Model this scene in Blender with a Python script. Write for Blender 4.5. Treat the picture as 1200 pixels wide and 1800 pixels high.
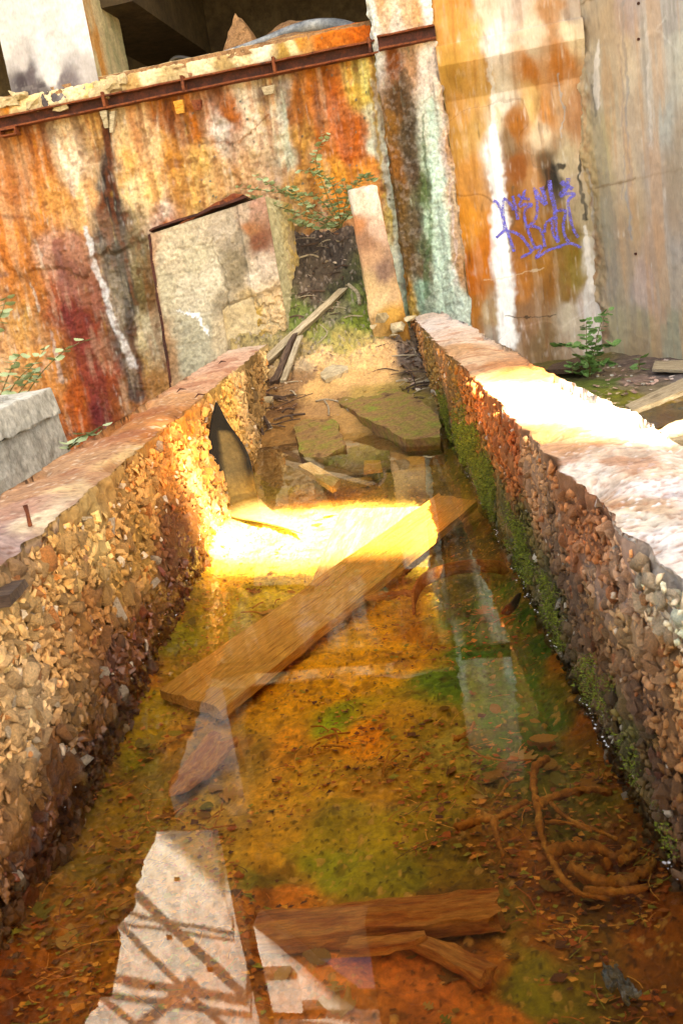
import bpy, bmesh, math, random
import numpy as np
from mathutils import Vector, Matrix
from mathutils.geometry import tessellate_polygon
S = bpy.context.scene
for o in list(bpy.data.objects): bpy.data.objects.remove(o)
# ------------------------------------------------------------------ camera
F = 1672.0                                    # focal length in photo pixels (photo 1200 x 1800)
CAM = np.array([0, 0, 1.0])
nrm = lambda v: np.array(v, float) / np.linalg.norm(v)
cY = nrm([33 / F, 431 / F, -1])               # the channel runs along +Y
D = F * F / 420
cZ = -nrm([.16 * D / F, -.987 * D / F, -1]); cZ = nrm(cZ - cY * cZ.dot(cY)); cX = np.cross(cY, cZ)
M3 = np.array([cX, cY, cZ])
cd = bpy.data.cameras.new('camera'); cam = bpy.data.objects.new('camera', cd)
S.collection.objects.link(cam); S.camera = cam
m4 = Matrix([list(M3[i]) + [CAM[i]] for i in range(3)] + [[0, 0, 0, 1]])
cam.matrix_world = m4
cd.sensor_fit = 'VERTICAL'; cd.sensor_height = 36; cd.lens = F / 1800 * 36
cd.clip_start = .05; cd.clip_end = 500
cd.dof.use_dof = True; cd.dof.focus_distance = 3.4; cd.dof.aperture_fstop = 14
# ------------------------------------------------------------------ world, sun, exposure
SUN = np.array([-.45, .80, -1.0])             # the way the sunlight travels
w = bpy.data.worlds.new('World'); S.world = w; w.use_nodes = True
nt = w.node_tree; nt.nodes.clear()
sky = nt.nodes.new('ShaderNodeTexSky'); sky.sky_type = 'NISHITA'; sky.sun_disc = False
sky.sun_elevation = math.atan(1 / math.hypot(.45, .8)); sky.sun_rotation = math.atan2(.45, -.8)
sky.dust_density = 2.5; sky.air_density = 1.0
bg = nt.nodes.new('ShaderNodeBackground'); bg.inputs[1].default_value = .05
ow = nt.nodes.new('ShaderNodeOutputWorld')
nt.links.new(sky.outputs[0], bg.inputs[0]); nt.links.new(bg.outputs[0], ow.inputs[0])
sd = bpy.data.lights.new('sun', 'SUN'); sd.energy = 5.0; sd.angle = math.radians(.53); sd.color = (1, .98, .93)
so = bpy.data.objects.new('sun', sd); S.collection.objects.link(so)
so.rotation_euler = Vector(SUN).to_track_quat('-Z', 'Y').to_euler()
S.view_settings.view_transform = 'Standard'; S.view_settings.look = 'None'
S.view_settings.exposure = 3.55; S.view_settings.gamma = 1; S.view_settings.use_curve_mapping = False
S.view_settings.use_white_balance = True; S.view_settings.white_balance_temperature = 8000; S.view_settings.white_balance_tint = 10
S.render.engine = 'CYCLES'
S.cycles.max_bounces = 6; S.cycles.transparent_max_bounces = 12
ALB = .78                                     # photo colour -> surface colour
# ------------------------------------------------------------------ helpers: pixels of the photo -> points of the place
def ray(px, py): return M3 @ np.array([(px - 600) / F, -(py - 900) / F, -1.])
def on_z(px, py, z=0.): r = ray(px, py); return CAM + r * (z - 1) / r[2]
def on_pl(px, py, p0, n): r = ray(px, py); return CAM + r * ((np.array(p0) - CAM).dot(n) / r.dot(n))
def on_h(px, py, h):
    r = ray(px, py); t = np.linspace(.8, 12, 1500); P = CAM + t[:, None] * r
    b = np.nonzero(P[:, 2] < h(P[:, 0], P[:, 1]))[0]
    return P[b[0]] if len(b) else P[-1]
def lin(c):
    c = np.array(c, float); return np.where(c <= .04045, c / 12.92, ((c + .055) / 1.055) ** 2.4)
def hx(s): return lin([int(s[i:i + 2], 16) / 255 for i in (0, 2, 4)]) * ALB
# noise in numpy
def _h(i, j, k, s):
    n = (i * 374761393 + j * 668265263 + k * 2147483647 + s * 974634777) & 0xffffffff
    n = ((n ^ (n >> 13)) * 1274126177) & 0xffffffff
    n = ((n ^ (n >> 16)) * 2246822519) & 0xffffffff
    return ((n ^ (n >> 15)) & 0xffffff).astype(np.float32) / 8388608. - 1
def vn(P, s=0):
    P = np.asarray(P, np.float64); I = np.floor(P).astype(np.int64); f = (P - I).astype(np.float32); f = f * f * (3 - 2 * f)
    x, y, z = I[:, 0], I[:, 1], I[:, 2]; r = 0
    for a in (0, 1):
        for b in (0, 1):
            for c in (0, 1):
                r = r + _h(x + a, y + b, z + c, s) * (f[:, 0] if a else 1 - f[:, 0]) * (f[:, 1] if b else 1 - f[:, 1]) * (f[:, 2] if c else 1 - f[:, 2])
    return r
def fbm(P, sc=1., o=4, s=0, rough=.5):
    P = np.asarray(P, np.float64) * sc; r = 0; a = 1.; t = 0
    for k in range(o):
        r = r + a * vn(P * 2 ** k + 17.3 * k, s + k); t += a; a *= rough
    return r / t * 1.6
def cells(P, s=0):
    """distance to and random value of the nearest jittered cell point"""
    P = np.asarray(P, np.float64); I = np.floor(P).astype(np.int64)
    best = np.full(len(P), 9., np.float32); val = np.zeros(len(P), np.float32)
    for a in (-1, 0, 1):
        for b in (-1, 0, 1):
            for c in (-1, 0, 1):
                x, y, z = I[:, 0] + a, I[:, 1] + b, I[:, 2] + c
                q = np.stack([x + .5 + .45 * _h(x, y, z, s), y + .5 + .45 * _h(x, y, z, s + 1), z + .5 + .45 * _h(x, y, z, s + 2)], 1)
                d = ((P - q) ** 2).sum(1).astype(np.float32); mk = d < best
                best[mk] = d[mk]; val[mk] = _h(x, y, z, s + 3)[mk]
    return np.sqrt(best), val
def sm(a, b, x): t = np.clip((x - a) / (b - a), 0, 1); return t * t * (3 - 2 * t)
def parse(txt, at):
    """'x y hex; ...' in photo pixels -> points in the place, colours"""
    P, C = [], []
    for e in txt.replace('\n', ';').split(';'):
        e = e.split()
        if len(e) == 3: P.append(at(float(e[0]), float(e[1]))); C.append(hx(e[2]))
    return np.array(P), np.array(C)
def paint(V, ctl, scale, warp=.12, wf=3., pw=2.6, s=5):
    """colour of each point: its surroundings' stain colours, borders frayed by noise"""
    cp, cc = ctl; sc = np.array(scale, float)
    W = V + warp * np.stack([fbm(V, wf, 4, s), fbm(V, wf, 4, s + 20), fbm(V, wf, 4, s + 40)], 1)
    W = (W * sc).astype(np.float32); Q = (cp * sc).astype(np.float32); out = np.zeros((len(V), 3), np.float32)
    for k in range(0, len(V), 40000):
        d = ((W[k:k + 40000, None, :] - Q[None]) ** 2).sum(2) + 1e-5
        d = (d.min(1, keepdims=True) / d) ** pw
        out[k:k + 40000] = d @ cc / d.sum(1, keepdims=True)
    return out
def seg(V2, pts, wd):
    """0..1 closeness to a polyline of varying half width"""
    m = np.zeros(len(V2), np.float32)
    for i in range(len(pts) - 1):
        a, b = np.array(pts[i]), np.array(pts[i + 1]); ab = b - a
        t = np.clip(((V2 - a) @ ab) / (ab @ ab), 0, 1); d = np.linalg.norm(V2 - a - t[:, None] * ab, axis=1)
        m = np.maximum(m, 1 - d / (wd[i] + (wd[i + 1] - wd[i]) * t))
    return np.clip(m, 0, 1)
def mixc(c, m, col): m = np.clip(m, 0, 1)[:, None]; return c * (1 - m) + np.array(col) * m
# ------------------------------------------------------------------ helpers: objects
def link(o, parent=None, **kw):
    S.collection.objects.link(o)
    if parent is not None: o.parent = parent
    for k, v in kw.items(): o[k] = v
    return o
def thing(name, label, cat, loc=(0, 0, 0), group=None):
    o = bpy.data.objects.new(name, None); o.location = loc; o.empty_display_size = .1; link(o, label=label, category=cat)
    if group: o['group'] = group
    bpy.context.view_layer.update() if False else None
    return o
def mesh(name, V, Fc, mat=None, col=None, wet=None, smooth=True):
    """Fc: (n,3) or (n,4) int array"""
    V = np.asarray(V, np.float32); Fc = np.asarray(Fc, np.int32); n, k = Fc.shape
    me = bpy.data.meshes.new(name); me.vertices.add(len(V)); me.vertices.foreach_set('co', V.ravel())
    me.loops.add(n * k); me.loops.foreach_set('vertex_index', Fc.ravel())
    me.polygons.add(n); me.polygons.foreach_set('loop_start', np.arange(0, n * k, k, dtype=np.int32))
    me.polygons.foreach_set('use_smooth', np.full(n, smooth)); me.update(calc_edges=True)
    if col is not None:
        a = me.color_attributes.new('Col', 'FLOAT_COLOR', 'POINT'); c = np.ones((len(V), 4), np.float32)
        c[:, :3] = np.clip(col, .004, .9); c[:, 3] = 0 if wet is None else np.clip(wet, 0, 1); a.data.foreach_set('color', c.ravel())
    if mat: me.materials.append(mat)
    return me
def obj(name, me, parent=None, loc=None, **kw):
    o = bpy.data.objects.new(name, me)
    if loc is not None: o.location = loc
    link(o, parent, **kw)
    if parent is not None and loc is None: o.location = -Vector(parent.location) if parent.parent is None else (0, 0, 0)
    return o
def gridf(n, m):
    i = np.arange(n - 1)[:, None] * m + np.arange(m - 1)[None]; return np.stack([i, i + 1, i + m + 1, i + m], -1).reshape(-1, 4)
def bm_mesh(name, bm, mat=None, smooth=False):
    me = bpy.data.meshes.new(name); bm.to_mesh(me); bm.free()
    if mat: me.materials.append(mat)
    if smooth: me.polygons.foreach_set('use_smooth', [True] * len(me.polygons))
    return me
def hexa(P, cuts=0, jit=0, seed=0, bevel=.0):
    """solid from 8 corners (4 bottom, 4 top), optionally cut up and worn"""
    bm = bmesh.new(); v = [bm.verts.new(p) for p in P]
    for f in ((3, 2, 1, 0), (4, 5, 6, 7), (0, 1, 5, 4), (1, 2, 6, 5), (2, 3, 7, 6), (3, 0, 4, 7)): bm.faces.new([v[i] for i in f])
    if bevel: bmesh.ops.bevel(bm, geom=bm.edges[:], offset=bevel, segments=2, affect='EDGES', profile=.6)
    if cuts:
        mx = max((Vector(P[0]) - Vector(P[6])).length, .01) / cuts
        for _ in range(7):
            es = [e for e in bm.edges if e.calc_length() > mx * 1.5]
            if not es: break
            bmesh.ops.subdivide_edges(bm, edges=es, cuts=1, use_grid_fill=True)
        bmesh.ops.triangulate(bm, faces=[f for f in bm.faces if len(f.verts) > 4])
    if jit:
        A = np.array([q.co for q in bm.verts]); N = np.stack([fbm(A, 9, 4, seed), fbm(A, 9, 4, seed + 9), fbm(A, 9, 4, seed + 18)], 1)
        N2 = np.stack([fbm(A, 34, 2, seed), fbm(A, 34, 2, seed + 9), fbm(A, 34, 2, seed + 18)], 1)
        for q, d in zip(bm.verts, N * jit + N2 * jit * .45): q.co += Vector(d)
    bm.normal_update(); return bm
def tube(bm, pts, rad, k=7, squash=1.):
    pts = [Vector(p) for p in pts]; n = len(pts); rings = []
    for i, p in enumerate(pts):
        t = (pts[min(i + 1, n - 1)] - pts[max(i - 1, 0)]).normalized()
        u = t.cross(Vector((0, 0, 1))); u = u.normalized() if u.length > .1 else Vector((1, 0, 0)); v = t.cross(u)
        r = rad[i] if hasattr(rad, '__len__') else rad
        rings.append([bm.verts.new(p + (u * math.cos(a) + v * math.sin(a) * squash) * r) for a in [2 * math.pi * j / k for j in range(k)]])
    for a, b in zip(rings, rings[1:]):
        for j in range(k): bm.faces.new([a[j], a[(j + 1) % k], b[(j + 1) % k], b[j]])
    bm.faces.new(rings[0][::-1]); bm.faces.new(rings[-1])
def spline(pts, n=6):
    P = [np.array(p, float) for p in pts]; P = [2 * P[0] - P[1]] + P + [2 * P[-1] - P[-2]]; out = []
    for i in range(1, len(P) - 2):
        for t in np.linspace(0, 1, n, endpoint=False):
            a, b, c, d = P[i - 1], P[i], P[i + 1], P[i + 2]
            out.append(.5 * (2 * b + (c - a) * t + (2 * a - 5 * b + 4 * c - d) * t * t + (3 * b - a - 3 * c + d) * t ** 3))
    return out + [P[-2]]
# ------------------------------------------------------------------ materials
def base_mat(name):
    m = bpy.data.materials.new(name); m.use_nodes = True; t = m.node_tree; b = t.nodes['Principled BSDF']; return m, t, b
def N(t, ty, **kw):
    n = t.nodes.new(ty)
    for k, v in kw.items():
        if k.startswith('i_'): n.inputs[k[2:].replace('_', ' ')].default_value = v
        else: setattr(n, k, v)
    return n
def painted(name, fine=60., var=.35, bump=.004, src='attr', rough=.92, wetrough=.12, spec=.3, stretch=(1, 1, 1)):
    m, t, b = base_mat(name); L = t.links.new
    tc = N(t, 'ShaderNodeTexCoord'); mp = N(t, 'ShaderNodeMapping'); mp.inputs['Scale'].default_value = stretch; L(tc.outputs['Object'], mp.inputs[0])
    n1 = N(t, 'ShaderNodeTexNoise', i_Scale=fine, i_Detail=6., i_Roughness=.7); L(mp.outputs[0], n1.inputs['Vector'])
    mr = N(t, 'ShaderNodeMapRange'); mr.inputs[1].default_value = .3; mr.inputs[2].default_value = .7; mr.inputs[3].default_value = 1 - var; mr.inputs[4].default_value = 1 + var
    L(n1.outputs[0], mr.inputs[0])
    if src == 'attr':
        a = N(t, 'ShaderNodeAttribute', attribute_name='Col'); c, al = a.outputs['Color'], a.outputs['Alpha']
    else:
        a = N(t, 'ShaderNodeObjectInfo'); c, al = a.outputs['Color'], a.outputs['Alpha']
    mx = N(t, 'ShaderNodeVectorMath', operation='SCALE'); L(c, mx.inputs[0]); L(mr.outputs[0], mx.inputs['Scale']); L(mx.outputs[0], b.inputs['Base Color'])
    rr = N(t, 'ShaderNodeMapRange'); rr.inputs[3].default_value = rough; rr.inputs[4].default_value = wetrough; L(al, rr.inputs[0]); L(rr.outputs[0], b.inputs['Roughness'])
    b.inputs['Specular IOR Level'].default_value = spec
    if bump:
        bp = N(t, 'ShaderNodeBump', i_Strength=.8, i_Distance=bump); L(n1.outputs[0], bp.inputs['Height']); L(bp.outputs[0], b.inputs['Normal'])
    return m
def ramp_mat(name, cols, scale=8., stretch=(1, 1, 1), rough=.85, bump=.003, detail=8., dist=0., spec=.3, extra=None):
    """noise ramp over several sRGB hex colours"""
    m, t, b = base_mat(name); L = t.links.new
    tc = N(t, 'ShaderNodeTexCoord'); mp = N(t, 'ShaderNodeMapping'); mp.inputs['Scale'].default_value = stretch; L(tc.outputs['Object'], mp.inputs[0])
    oi = N(t, 'ShaderNodeObjectInfo'); ad = N(t, 'ShaderNodeVectorMath', operation='ADD'); L(mp.outputs[0], ad.inputs[0])
    sc_ = N(t, 'ShaderNodeMath', operation='MULTIPLY'); sc_.inputs[1].default_value = 37.; L(oi.outputs['Random'], sc_.inputs[0]); L(sc_.outputs[0], ad.inputs[1])
    n1 = N(t, 'ShaderNodeTexNoise', i_Scale=scale, i_Detail=detail, i_Roughness=.65, i_Distortion=dist); L(ad.outputs[0], n1.inputs['Vector'])
    cr = N(t, 'ShaderNodeValToRGB'); e = cr.color_ramp.elements; k = len(cols)
    for i, c in enumerate(cols):
        p = .28 + .44 * i / max(k - 1, 1); el = e[i] if i < 2 else e.new(p); el.position = p; el.color = (*hx(c), 1)
    L(n1.outputs[0], cr.inputs[0]); out = cr.outputs[0]
    L(out, b.inputs['Base Color']); b.inputs['Roughness'].default_value = rough; b.inputs['Specular IOR Level'].default_value = spec
    n2 = N(t, 'ShaderNodeTexNoise', i_Scale=scale * 5, i_Detail=6., i_Roughness=.75); L(ad.outputs[0], n2.inputs['Vector'])
    m2 = N(t, 'ShaderNodeMapRange'); m2.inputs[1].default_value = .35; m2.inputs[2].default_value = .65; m2.inputs[3].default_value = .62; m2.inputs[4].default_value = 1.3; L(n2.outputs[0], m2.inputs[0])
    sv = N(t, 'ShaderNodeVectorMath', operation='SCALE'); L(out, sv.inputs[0]); L(m2.outputs[0], sv.inputs['Scale']); L(sv.outputs[0], b.inputs['Base Color'])
    ma = N(t, 'ShaderNodeMath', operation='ADD'); L(n1.outputs[0], ma.inputs[0]); L(n2.outputs[0], ma.inputs[1])
    bp = N(t, 'ShaderNodeBump', i_Strength=.9, i_Distance=bump); L(ma.outputs[0], bp.inputs['Height']); L(bp.outputs[0], b.inputs['Normal'])
    return m
M = {}
M['concrete'] = painted('stained_concrete', 45, .3, .014)
M['plaster'] = painted('smooth_stained_concrete', 60, .12, .002, stretch=(1, 1, .35))
M['stone_attr'] = painted('aggregate_stone', 55, .42, .007, wetrough=.16, spec=.5)
M['stone_obj'] = painted('picked_stone', 6, .35, .05, src='obj', wetrough=.16, spec=.5)
M['bed'] = painted('sediment', 70, .35, .008, wetrough=.5)
M['bank'] = painted('sand_and_mud', 60, .35, .01, wetrough=.3)
M['obj'] = painted('plain_tinted', 50, .3, .002, src='obj')
M['rust'] = ramp_mat('rusty_steel', ['2e1810', '5a2c1a', '8a4a26', '6e3018', 'a06a40'], 9, bump=.003, rough=.8)
M['rustdark'] = ramp_mat('dark_rust', ['2a1610', '4a2418', '6a3420'], 14, bump=.003, rough=.75)
M['plank'] = ramp_mat('silted_plank', ['8a5018', 'd48c30', 'f8b850', 'e49c3c', 'fcd488'], 5, (.8, 13, 13), bump=.008, rough=.9)
M['plank_light'] = ramp_mat('light_plank', ['c89850', 'dcb470', 'f0d498'], 5, (1.2, 9, 9), bump=.003, rough=.9)
M['plank_red'] = ramp_mat('rust_brown_plank', ['7c3c10', 'b05c1c', 'd08434', 'a8581c'], 5, (1.4, 9, 9), bump=.006, rough=.95)
M['wood_grey'] = ramp_mat('weathered_grey_wood', ['6a5c48', 'a89878', 'c4b494', 'd8ccb0'], 4, (1.3, 14, 14), bump=.004, rough=.85)
M['wood_dark'] = ramp_mat('dark_damp_wood', ['3a2c24', '5e4a3c', '80684e'], 5, (2, 14, 14), bump=.004)
M['black'] = ramp_mat('dull_dark_plastic', ['141310', '2c2820', '54482e', '1c1a16'], 2.2, bump=.001, rough=.45, spec=.4)
M['pipe'] = ramp_mat('grey_hose', ['4c5258', '6c747c', '9aa0a4', 'b0b4b0'], 5, bump=.002, rough=.55)
M['dark_int_shade'] = ramp_mat('interior_and_shaded_concrete', ['382c1c', '4c3e28', '5e5038'], 2.5, bump=.006)
M['dirt'] = ramp_mat('dry_rubble', ['6a4a30', '9a7450', 'c09468', '80583a'], 14, bump=.02)
M['concrete_plain'] = ramp_mat('grey_concrete', ['8a8a80', 'b4b2a4', 'd0cec0', 'a8a698'], 5, bump=.004)
M['concrete_warm'] = ramp_mat('warm_concrete', ['a89468', 'c8b48c', 'e0d0a8'], 6, bump=.004)
M['facade'] = ramp_mat('pale_facade_concrete', ['f4e4d4', 'fcf4ea', 'fffaf4', 'f8e0c8'], 1.6, (1, 1, .6), bump=.004)
M['mossy'] = ramp_mat('mossy_slab', ['5c4026', 'a47c4c', '98883c', '84a030'], 9, bump=.012, rough=.95)
M['moss'] = ramp_mat('moss', ['3c4a10', '62761a', '8a9c2c'], 20, bump=.004, rough=1)
M['leaf'] = ramp_mat('green_leaf', ['4c7038', '6a9450', '94b474'], 12, bump=.001, rough=.5)
M['leafy'] = ramp_mat('pale_leaf', ['8aa468', 'b4c494', '9ab07c'], 12, bump=.001, rough=.5)
M['stem'] = ramp_mat('stem', ['4c5428', '7c6c3c'], 12)
M['root'] = ramp_mat('silt_coated_root', ['8c4812', 'cc7a24', 'eca848'], 16, bump=.006, rough=1)
M['sunk_leaf'] = painted('sunken_leaf', 40, .25, .002, src='obj')
M['graf'] = ramp_mat('violet_spray_paint', ['5450c4', '7470e4', '8886f4'], 14, bump=.001, rough=.6)
m = M['graf']; t = m.node_tree; b = t.nodes['Principled BSDF']; nn_ = N(t, 'ShaderNodeTexNoise', i_Scale=38., i_Detail=5., i_Roughness=.8); tc = N(t, 'ShaderNodeTexCoord'); t.links.new(tc.outputs['Object'], nn_.inputs['Vector'])
mr = N(t, 'ShaderNodeMapRange'); mr.inputs[1].default_value = .36; mr.inputs[2].default_value = .62; mr.inputs[3].default_value = .15; mr.inputs[4].default_value = .9; t.links.new(nn_.outputs[0], mr.inputs[0]); t.links.new(mr.outputs[0], b.inputs['Alpha'])
m, t, b = base_mat('water'); t.nodes.remove(b); L = t.links.new
tr = N(t, 'ShaderNodeBsdfTransparent'); tr.inputs[0].default_value = (1, .97, .88, 1)
gl = N(t, 'ShaderNodeBsdfGlossy'); gl.inputs['Roughness'].default_value = .0; gl.inputs[0].default_value = (1, 1, 1, 1)
fr = N(t, 'ShaderNodeFresnel', i_IOR=1.40); mxs = N(t, 'ShaderNodeMixShader')
tc = N(t, 'ShaderNodeTexCoord'); nz = N(t, 'ShaderNodeTexNoise', i_Scale=5., i_Detail=2.); L(tc.outputs['Object'], nz.inputs['Vector'])
bp = N(t, 'ShaderNodeBump', i_Strength=.1, i_Distance=.002); L(nz.outputs[0], bp.inputs['Height']); L(bp.outputs[0], gl.inputs['Normal'])
L(fr.outputs[0], mxs.inputs[0]); L(tr.outputs[0], mxs.inputs[1]); L(gl.outputs[0], mxs.inputs[2]); L(mxs.outputs[0], t.nodes['Material Output'].inputs[0])
M['water'] = m
rnd = random.Random(7); rs = np.random.RandomState(3)
# ================================================================== THE SETTING
Z = np.array([0, 0, 1.])
# ---- far ground out to the horizon
def ground_h(x, y):
    P = np.stack([x, y, np.zeros_like(x)], -1).reshape(-1, 3)
    n = fbm(P, 1.3, 4, 3).reshape(x.shape) * .03 + fbm(P, 11, 3, 8).reshape(x.shape) * .012
    h = np.full(x.shape, -.1)
    h = np.where(x > .5, h - .14 * (1 - sm(5.55, 6.5, y + .55 * (x - 1.5) * -1)) , h)
    h = h - .22 * (x < -.9)
    return h + n + .05 * sm(7.6, 8.6, y) * (x > .5)
GR = '''1000 640 6a6030;1080 650 7a6a54;1130 640 6a5a50;1180 650 746a64;1050 690 6a7424;1000 680 5c6c24;1100 690 74781c;1150 680 7c7058;1130 665 8a7468
1190 665 6a6260;1060 670 586a28;1090 700 6c6c24;1100 730 8a6a24;1140 700 b08c34;1190 700 d0a850;1170 720 a87c28;1150 740 b08838;1190 745 e0d0a0;1150 790 6a5418;1190 810 5a4a1c
1140 800 5c4c1c;980 620 4a4a24'''
xs = np.concatenate([-np.geomspace(300, 4.2, 14), np.linspace(-4, -.95, 80), np.linspace(-.9, .6, 8), np.linspace(.62, 3.4, 200), np.geomspace(3.6, 300, 14)])
ys = np.concatenate([-np.geomspace(300, 1, 14), np.linspace(0, 2.9, 10), np.linspace(3, 9.6, 330), np.geomspace(10, 400, 14)])
X, Y = np.meshgrid(xs, ys, indexing='ij'); Hh = ground_h(X, Y)
Hh = np.where((X > -.95) & (X < .62) & (Y < 9.6) & (Y > -3), -.5, Hh)
V = np.stack([X, Y, Hh], -1).reshape(-1, 3)
ctl = parse(GR, lambda a, b_: on_h(a, b_, lambda x, y: np.where(y < 6, -.2, -.1)))
c = paint(V, ctl, (1, .6, 1), .12, 3); f1 = fbm(V, 22, 3, 9)
c = c * (1 + .35 * f1)[:, None]; d_, v_ = cells(V * 24, 4); c = mixc(c, .6 * (v_ > .72) * (d_ < .4), hx('b09c88'))
obj('ground', mesh('ground', V, gridf(*X.shape)[:, ::-1], M['bank'], c, sm(-.14, -.2, V[:, 2]) * .5), kind='structure')
# ---- channel bed
BED = '''20 1600 8a450e;60 1500 944a12;150 1350 9a5014;220 1220 a05612;280 1100 b0601a;320 1020 bc7420;20 1750 7c3c08;100 1430 8a480e
200 1400 86661a;230 1330 8c7c16;200 1480 7c6018;160 1510 7a6018;300 1250 957c18;340 1200 8a6a10;330 1300 a8702a;380 1310 b0703a;330 1130 858018;380 1100 8c8020;430 1050 96861c;370 1040 b89c3c
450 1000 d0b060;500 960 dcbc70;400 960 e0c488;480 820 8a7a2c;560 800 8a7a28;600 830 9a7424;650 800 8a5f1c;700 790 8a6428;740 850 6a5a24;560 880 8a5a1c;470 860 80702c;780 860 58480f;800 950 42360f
760 1000 5a5014;820 1040 524c14;880 960 4a3410;930 1020 8a480c;900 930 7c4410;960 1090 8a480c;1010 1170 90500f;1060 1280 8a480e;1120 1400 84440c
550 1120 c08820;500 1200 c0821a;600 1100 bc8820;650 1060 c4861c;700 1080 b47c18;750 1120 a46410;700 1150 c48620;600 1200 cc8c1a;520 1300 c48024;600 1265 848c1a;640 1290 d47c1c;700 1280 b07c22;740 1280 84641a
800 1200 566c1a;850 1150 3c6218;900 1200 2c5a14;900 1100 3c5812;870 1250 446418;950 1150 3c520e;850 1050 44540f;930 1270 3c5a14;830 1100 486018;800 1320 8f7830;900 1330 525c18;960 1350 54540f;440 1280 b8801c
450 1400 b07c2c;350 1420 a88034;350 1500 967028;500 1480 a47424;600 1450 90741c;700 1450 8a7018;750 1400 90701a;600 1530 74701a;700 1530 766818;800 1500 7a5c14;450 1540 746420;570 1370 a87a24;640 1380 a87424
900 1450 8a5012;1000 1430 605214;1050 1500 723f10;1000 1570 763c10;950 1500 945214;1100 1550 84420e;1150 1600 7c3e0c;930 1600 785a16;960 1700 726018;930 1750 64580f;1000 1650 8c5014;1100 1680 904c14;1180 1750 763f0f
800 1620 723f14;850 1600 5a4010;870 1700 945014;850 1780 b05e1e;750 1740 a85822;600 1720 b06428;700 1620 a86020;500 1650 a86424;450 1600 b06424;620 1650 985a20
150 1650 905614;100 1700 8a4a0e;50 1780 7c3c0a;200 1600 82580f;150 1580 8c5a16;300 1600 8a5a18;400 1750 a05c20'''
BED = BED.replace('450 1000 d0b060;500 960 dcbc70;400 960 e0c488', '450 1000 c8a458;500 960 d4b878;400 960 dcc490;560 930 d0b478;700 930 c8a868;420 930 dcc490')  # pale sand, painted paler where the sun patch falls
def bed_h(x, y):
    P = np.stack([x, y, np.zeros_like(x)], -1).reshape(-1, 3)
    h = -.10 + .018 * fbm(P, 2.2, 4, 11) + .007 * fbm(P, 17, 3, 15) + .004 * fbm(P, 60, 2, 19)
    h = h.reshape(x.shape)
    lb = -.83 + .1 * fbm(P, 2.5, 2, 44).reshape(x.shape) * .5
    h = h + .07 * sm(lb + .16, lb - .02, x) + .05 * sm(.27, .38, x) * (.6 + .4 * vn(P * 4, 5).reshape(x.shape))
    return h
ys = np.geomspace(.95, 5.9, 820); xs = np.linspace(-.92, .42, 400)
X, Y = np.meshgrid(xs, ys, indexing='ij'); V = np.stack([X, Y, bed_h(X, Y)], -1).reshape(-1, 3)
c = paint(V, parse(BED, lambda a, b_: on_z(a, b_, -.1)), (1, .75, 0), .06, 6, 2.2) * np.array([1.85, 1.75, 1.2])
f1, f2 = fbm(V, 9, 4, 31), fbm(V, 55, 4, 32)
c = c * (1 + .28 * f1 + .3 * f2)[:, None]
c = mixc(c, sm(.25, .7, fbm(V * [1, .6, 1], 4, 4, 36)) * .45 * (Y.ravel() < 3.4), hx('4c5410'))
c = mixc(c, sm(.35, .8, fbm(V, 20, 4, 37)) * .5, hx('6a3a0c'))
d_, v_ = cells(V * [40, 30, 0], 51); c = mixc(c, (v_ > .5) * (d_ < .33) * .6, hx('e0a048'))
d2_, v2_ = cells(V * [90, 70, 0] + .5 * np.stack([f1, f2, f1], 1), 57); c = mixc(c, (v2_ > .45) * (d2_ < .38) * .5 * sm(-.4, .3, f1), hx('e8a840')); c = mixc(c, (v2_ < -.55) * (d2_ < .36) * .6, hx('3c2408'))
V[:, 2] += .004 * (np.abs(v2_) > .45) * sm(.4, .15, d2_); c = mixc(c, (v_ < -.85) * (d_ < .3) * .35, hx('4c2c0c'))
V[:, 2] += .006 * (v_ > .6) * sm(.4, .1, d_)
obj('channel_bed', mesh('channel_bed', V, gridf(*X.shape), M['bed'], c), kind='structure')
# ---- sand and debris bank at the far end
def bank_h(x, y):
    P = np.stack([x, y, np.zeros_like(x)], -1).reshape(-1, 3)
    yy = y + .12 * fbm(P, 2.4, 3, 61).reshape(x.shape) * (y < 6.8) - .22 * sm(0, -.7, x) * (y < 7)
    h = np.interp(yy, [4.6, 5.3, 5.7, 6.1, 6.6, 7.2, 7.7, 8.0, 8.25, 8.8, 9.5], [-.14, -.06, .0, .06, .12, .24, .42, .62, .88, 1.36, 1.5])
    e = sm(6.4, 7.8, y)
    h = h + (.012 + .03 * e) * fbm(P, 3.5, 4, 62).reshape(x.shape) + (.006 + .02 * e) * fbm(P, 26, 3, 63).reshape(x.shape)
    h = h - sm(.12, .5, x) * .05 * (1 + e)
    h = h - sm(-.02, .22, x) * np.maximum(0, h - .42) * .97
    return h
BANK = '''640 620 dcb87c;580 630 dcb880;680 620 d8b078;560 680 caa468;640 660 d4ac70;610 605 a89c58;560 590 7c8044;540 560 68783c;640 570 6c7c2c;600 545 6a6a4c;560 510 564c40;580 450 443e38
540 430 4c443c;590 400 5a5048;610 500 40402c;700 590 7e6e58;720 620 6c5e50;735 660 6c5c40;680 700 8a7c38;720 740 6c5a30;640 690 b09450;520 640 b09c78;500 680 8a6c48;480 720 6a4c2c;500 750 8a6634
600 740 a8844c;560 720 a88454;460 700 7a5c34;520 620 9a8a5c;625 520 6c7840;660 545 6c7a30;530 470 4c4438;530 400 544a40;640 640 dcb87c;600 660 d8b074;570 470 504638;600 770 8a6a30;700 775 7a5a28'''
xs = np.linspace(-1.15, .62, 260); ys = np.linspace(5.1, 9.2, 420)
X, Y = np.meshgrid(xs, ys, indexing='ij'); V = np.stack([X, Y, bank_h(X, Y)], -1).reshape(-1, 3)
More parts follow.
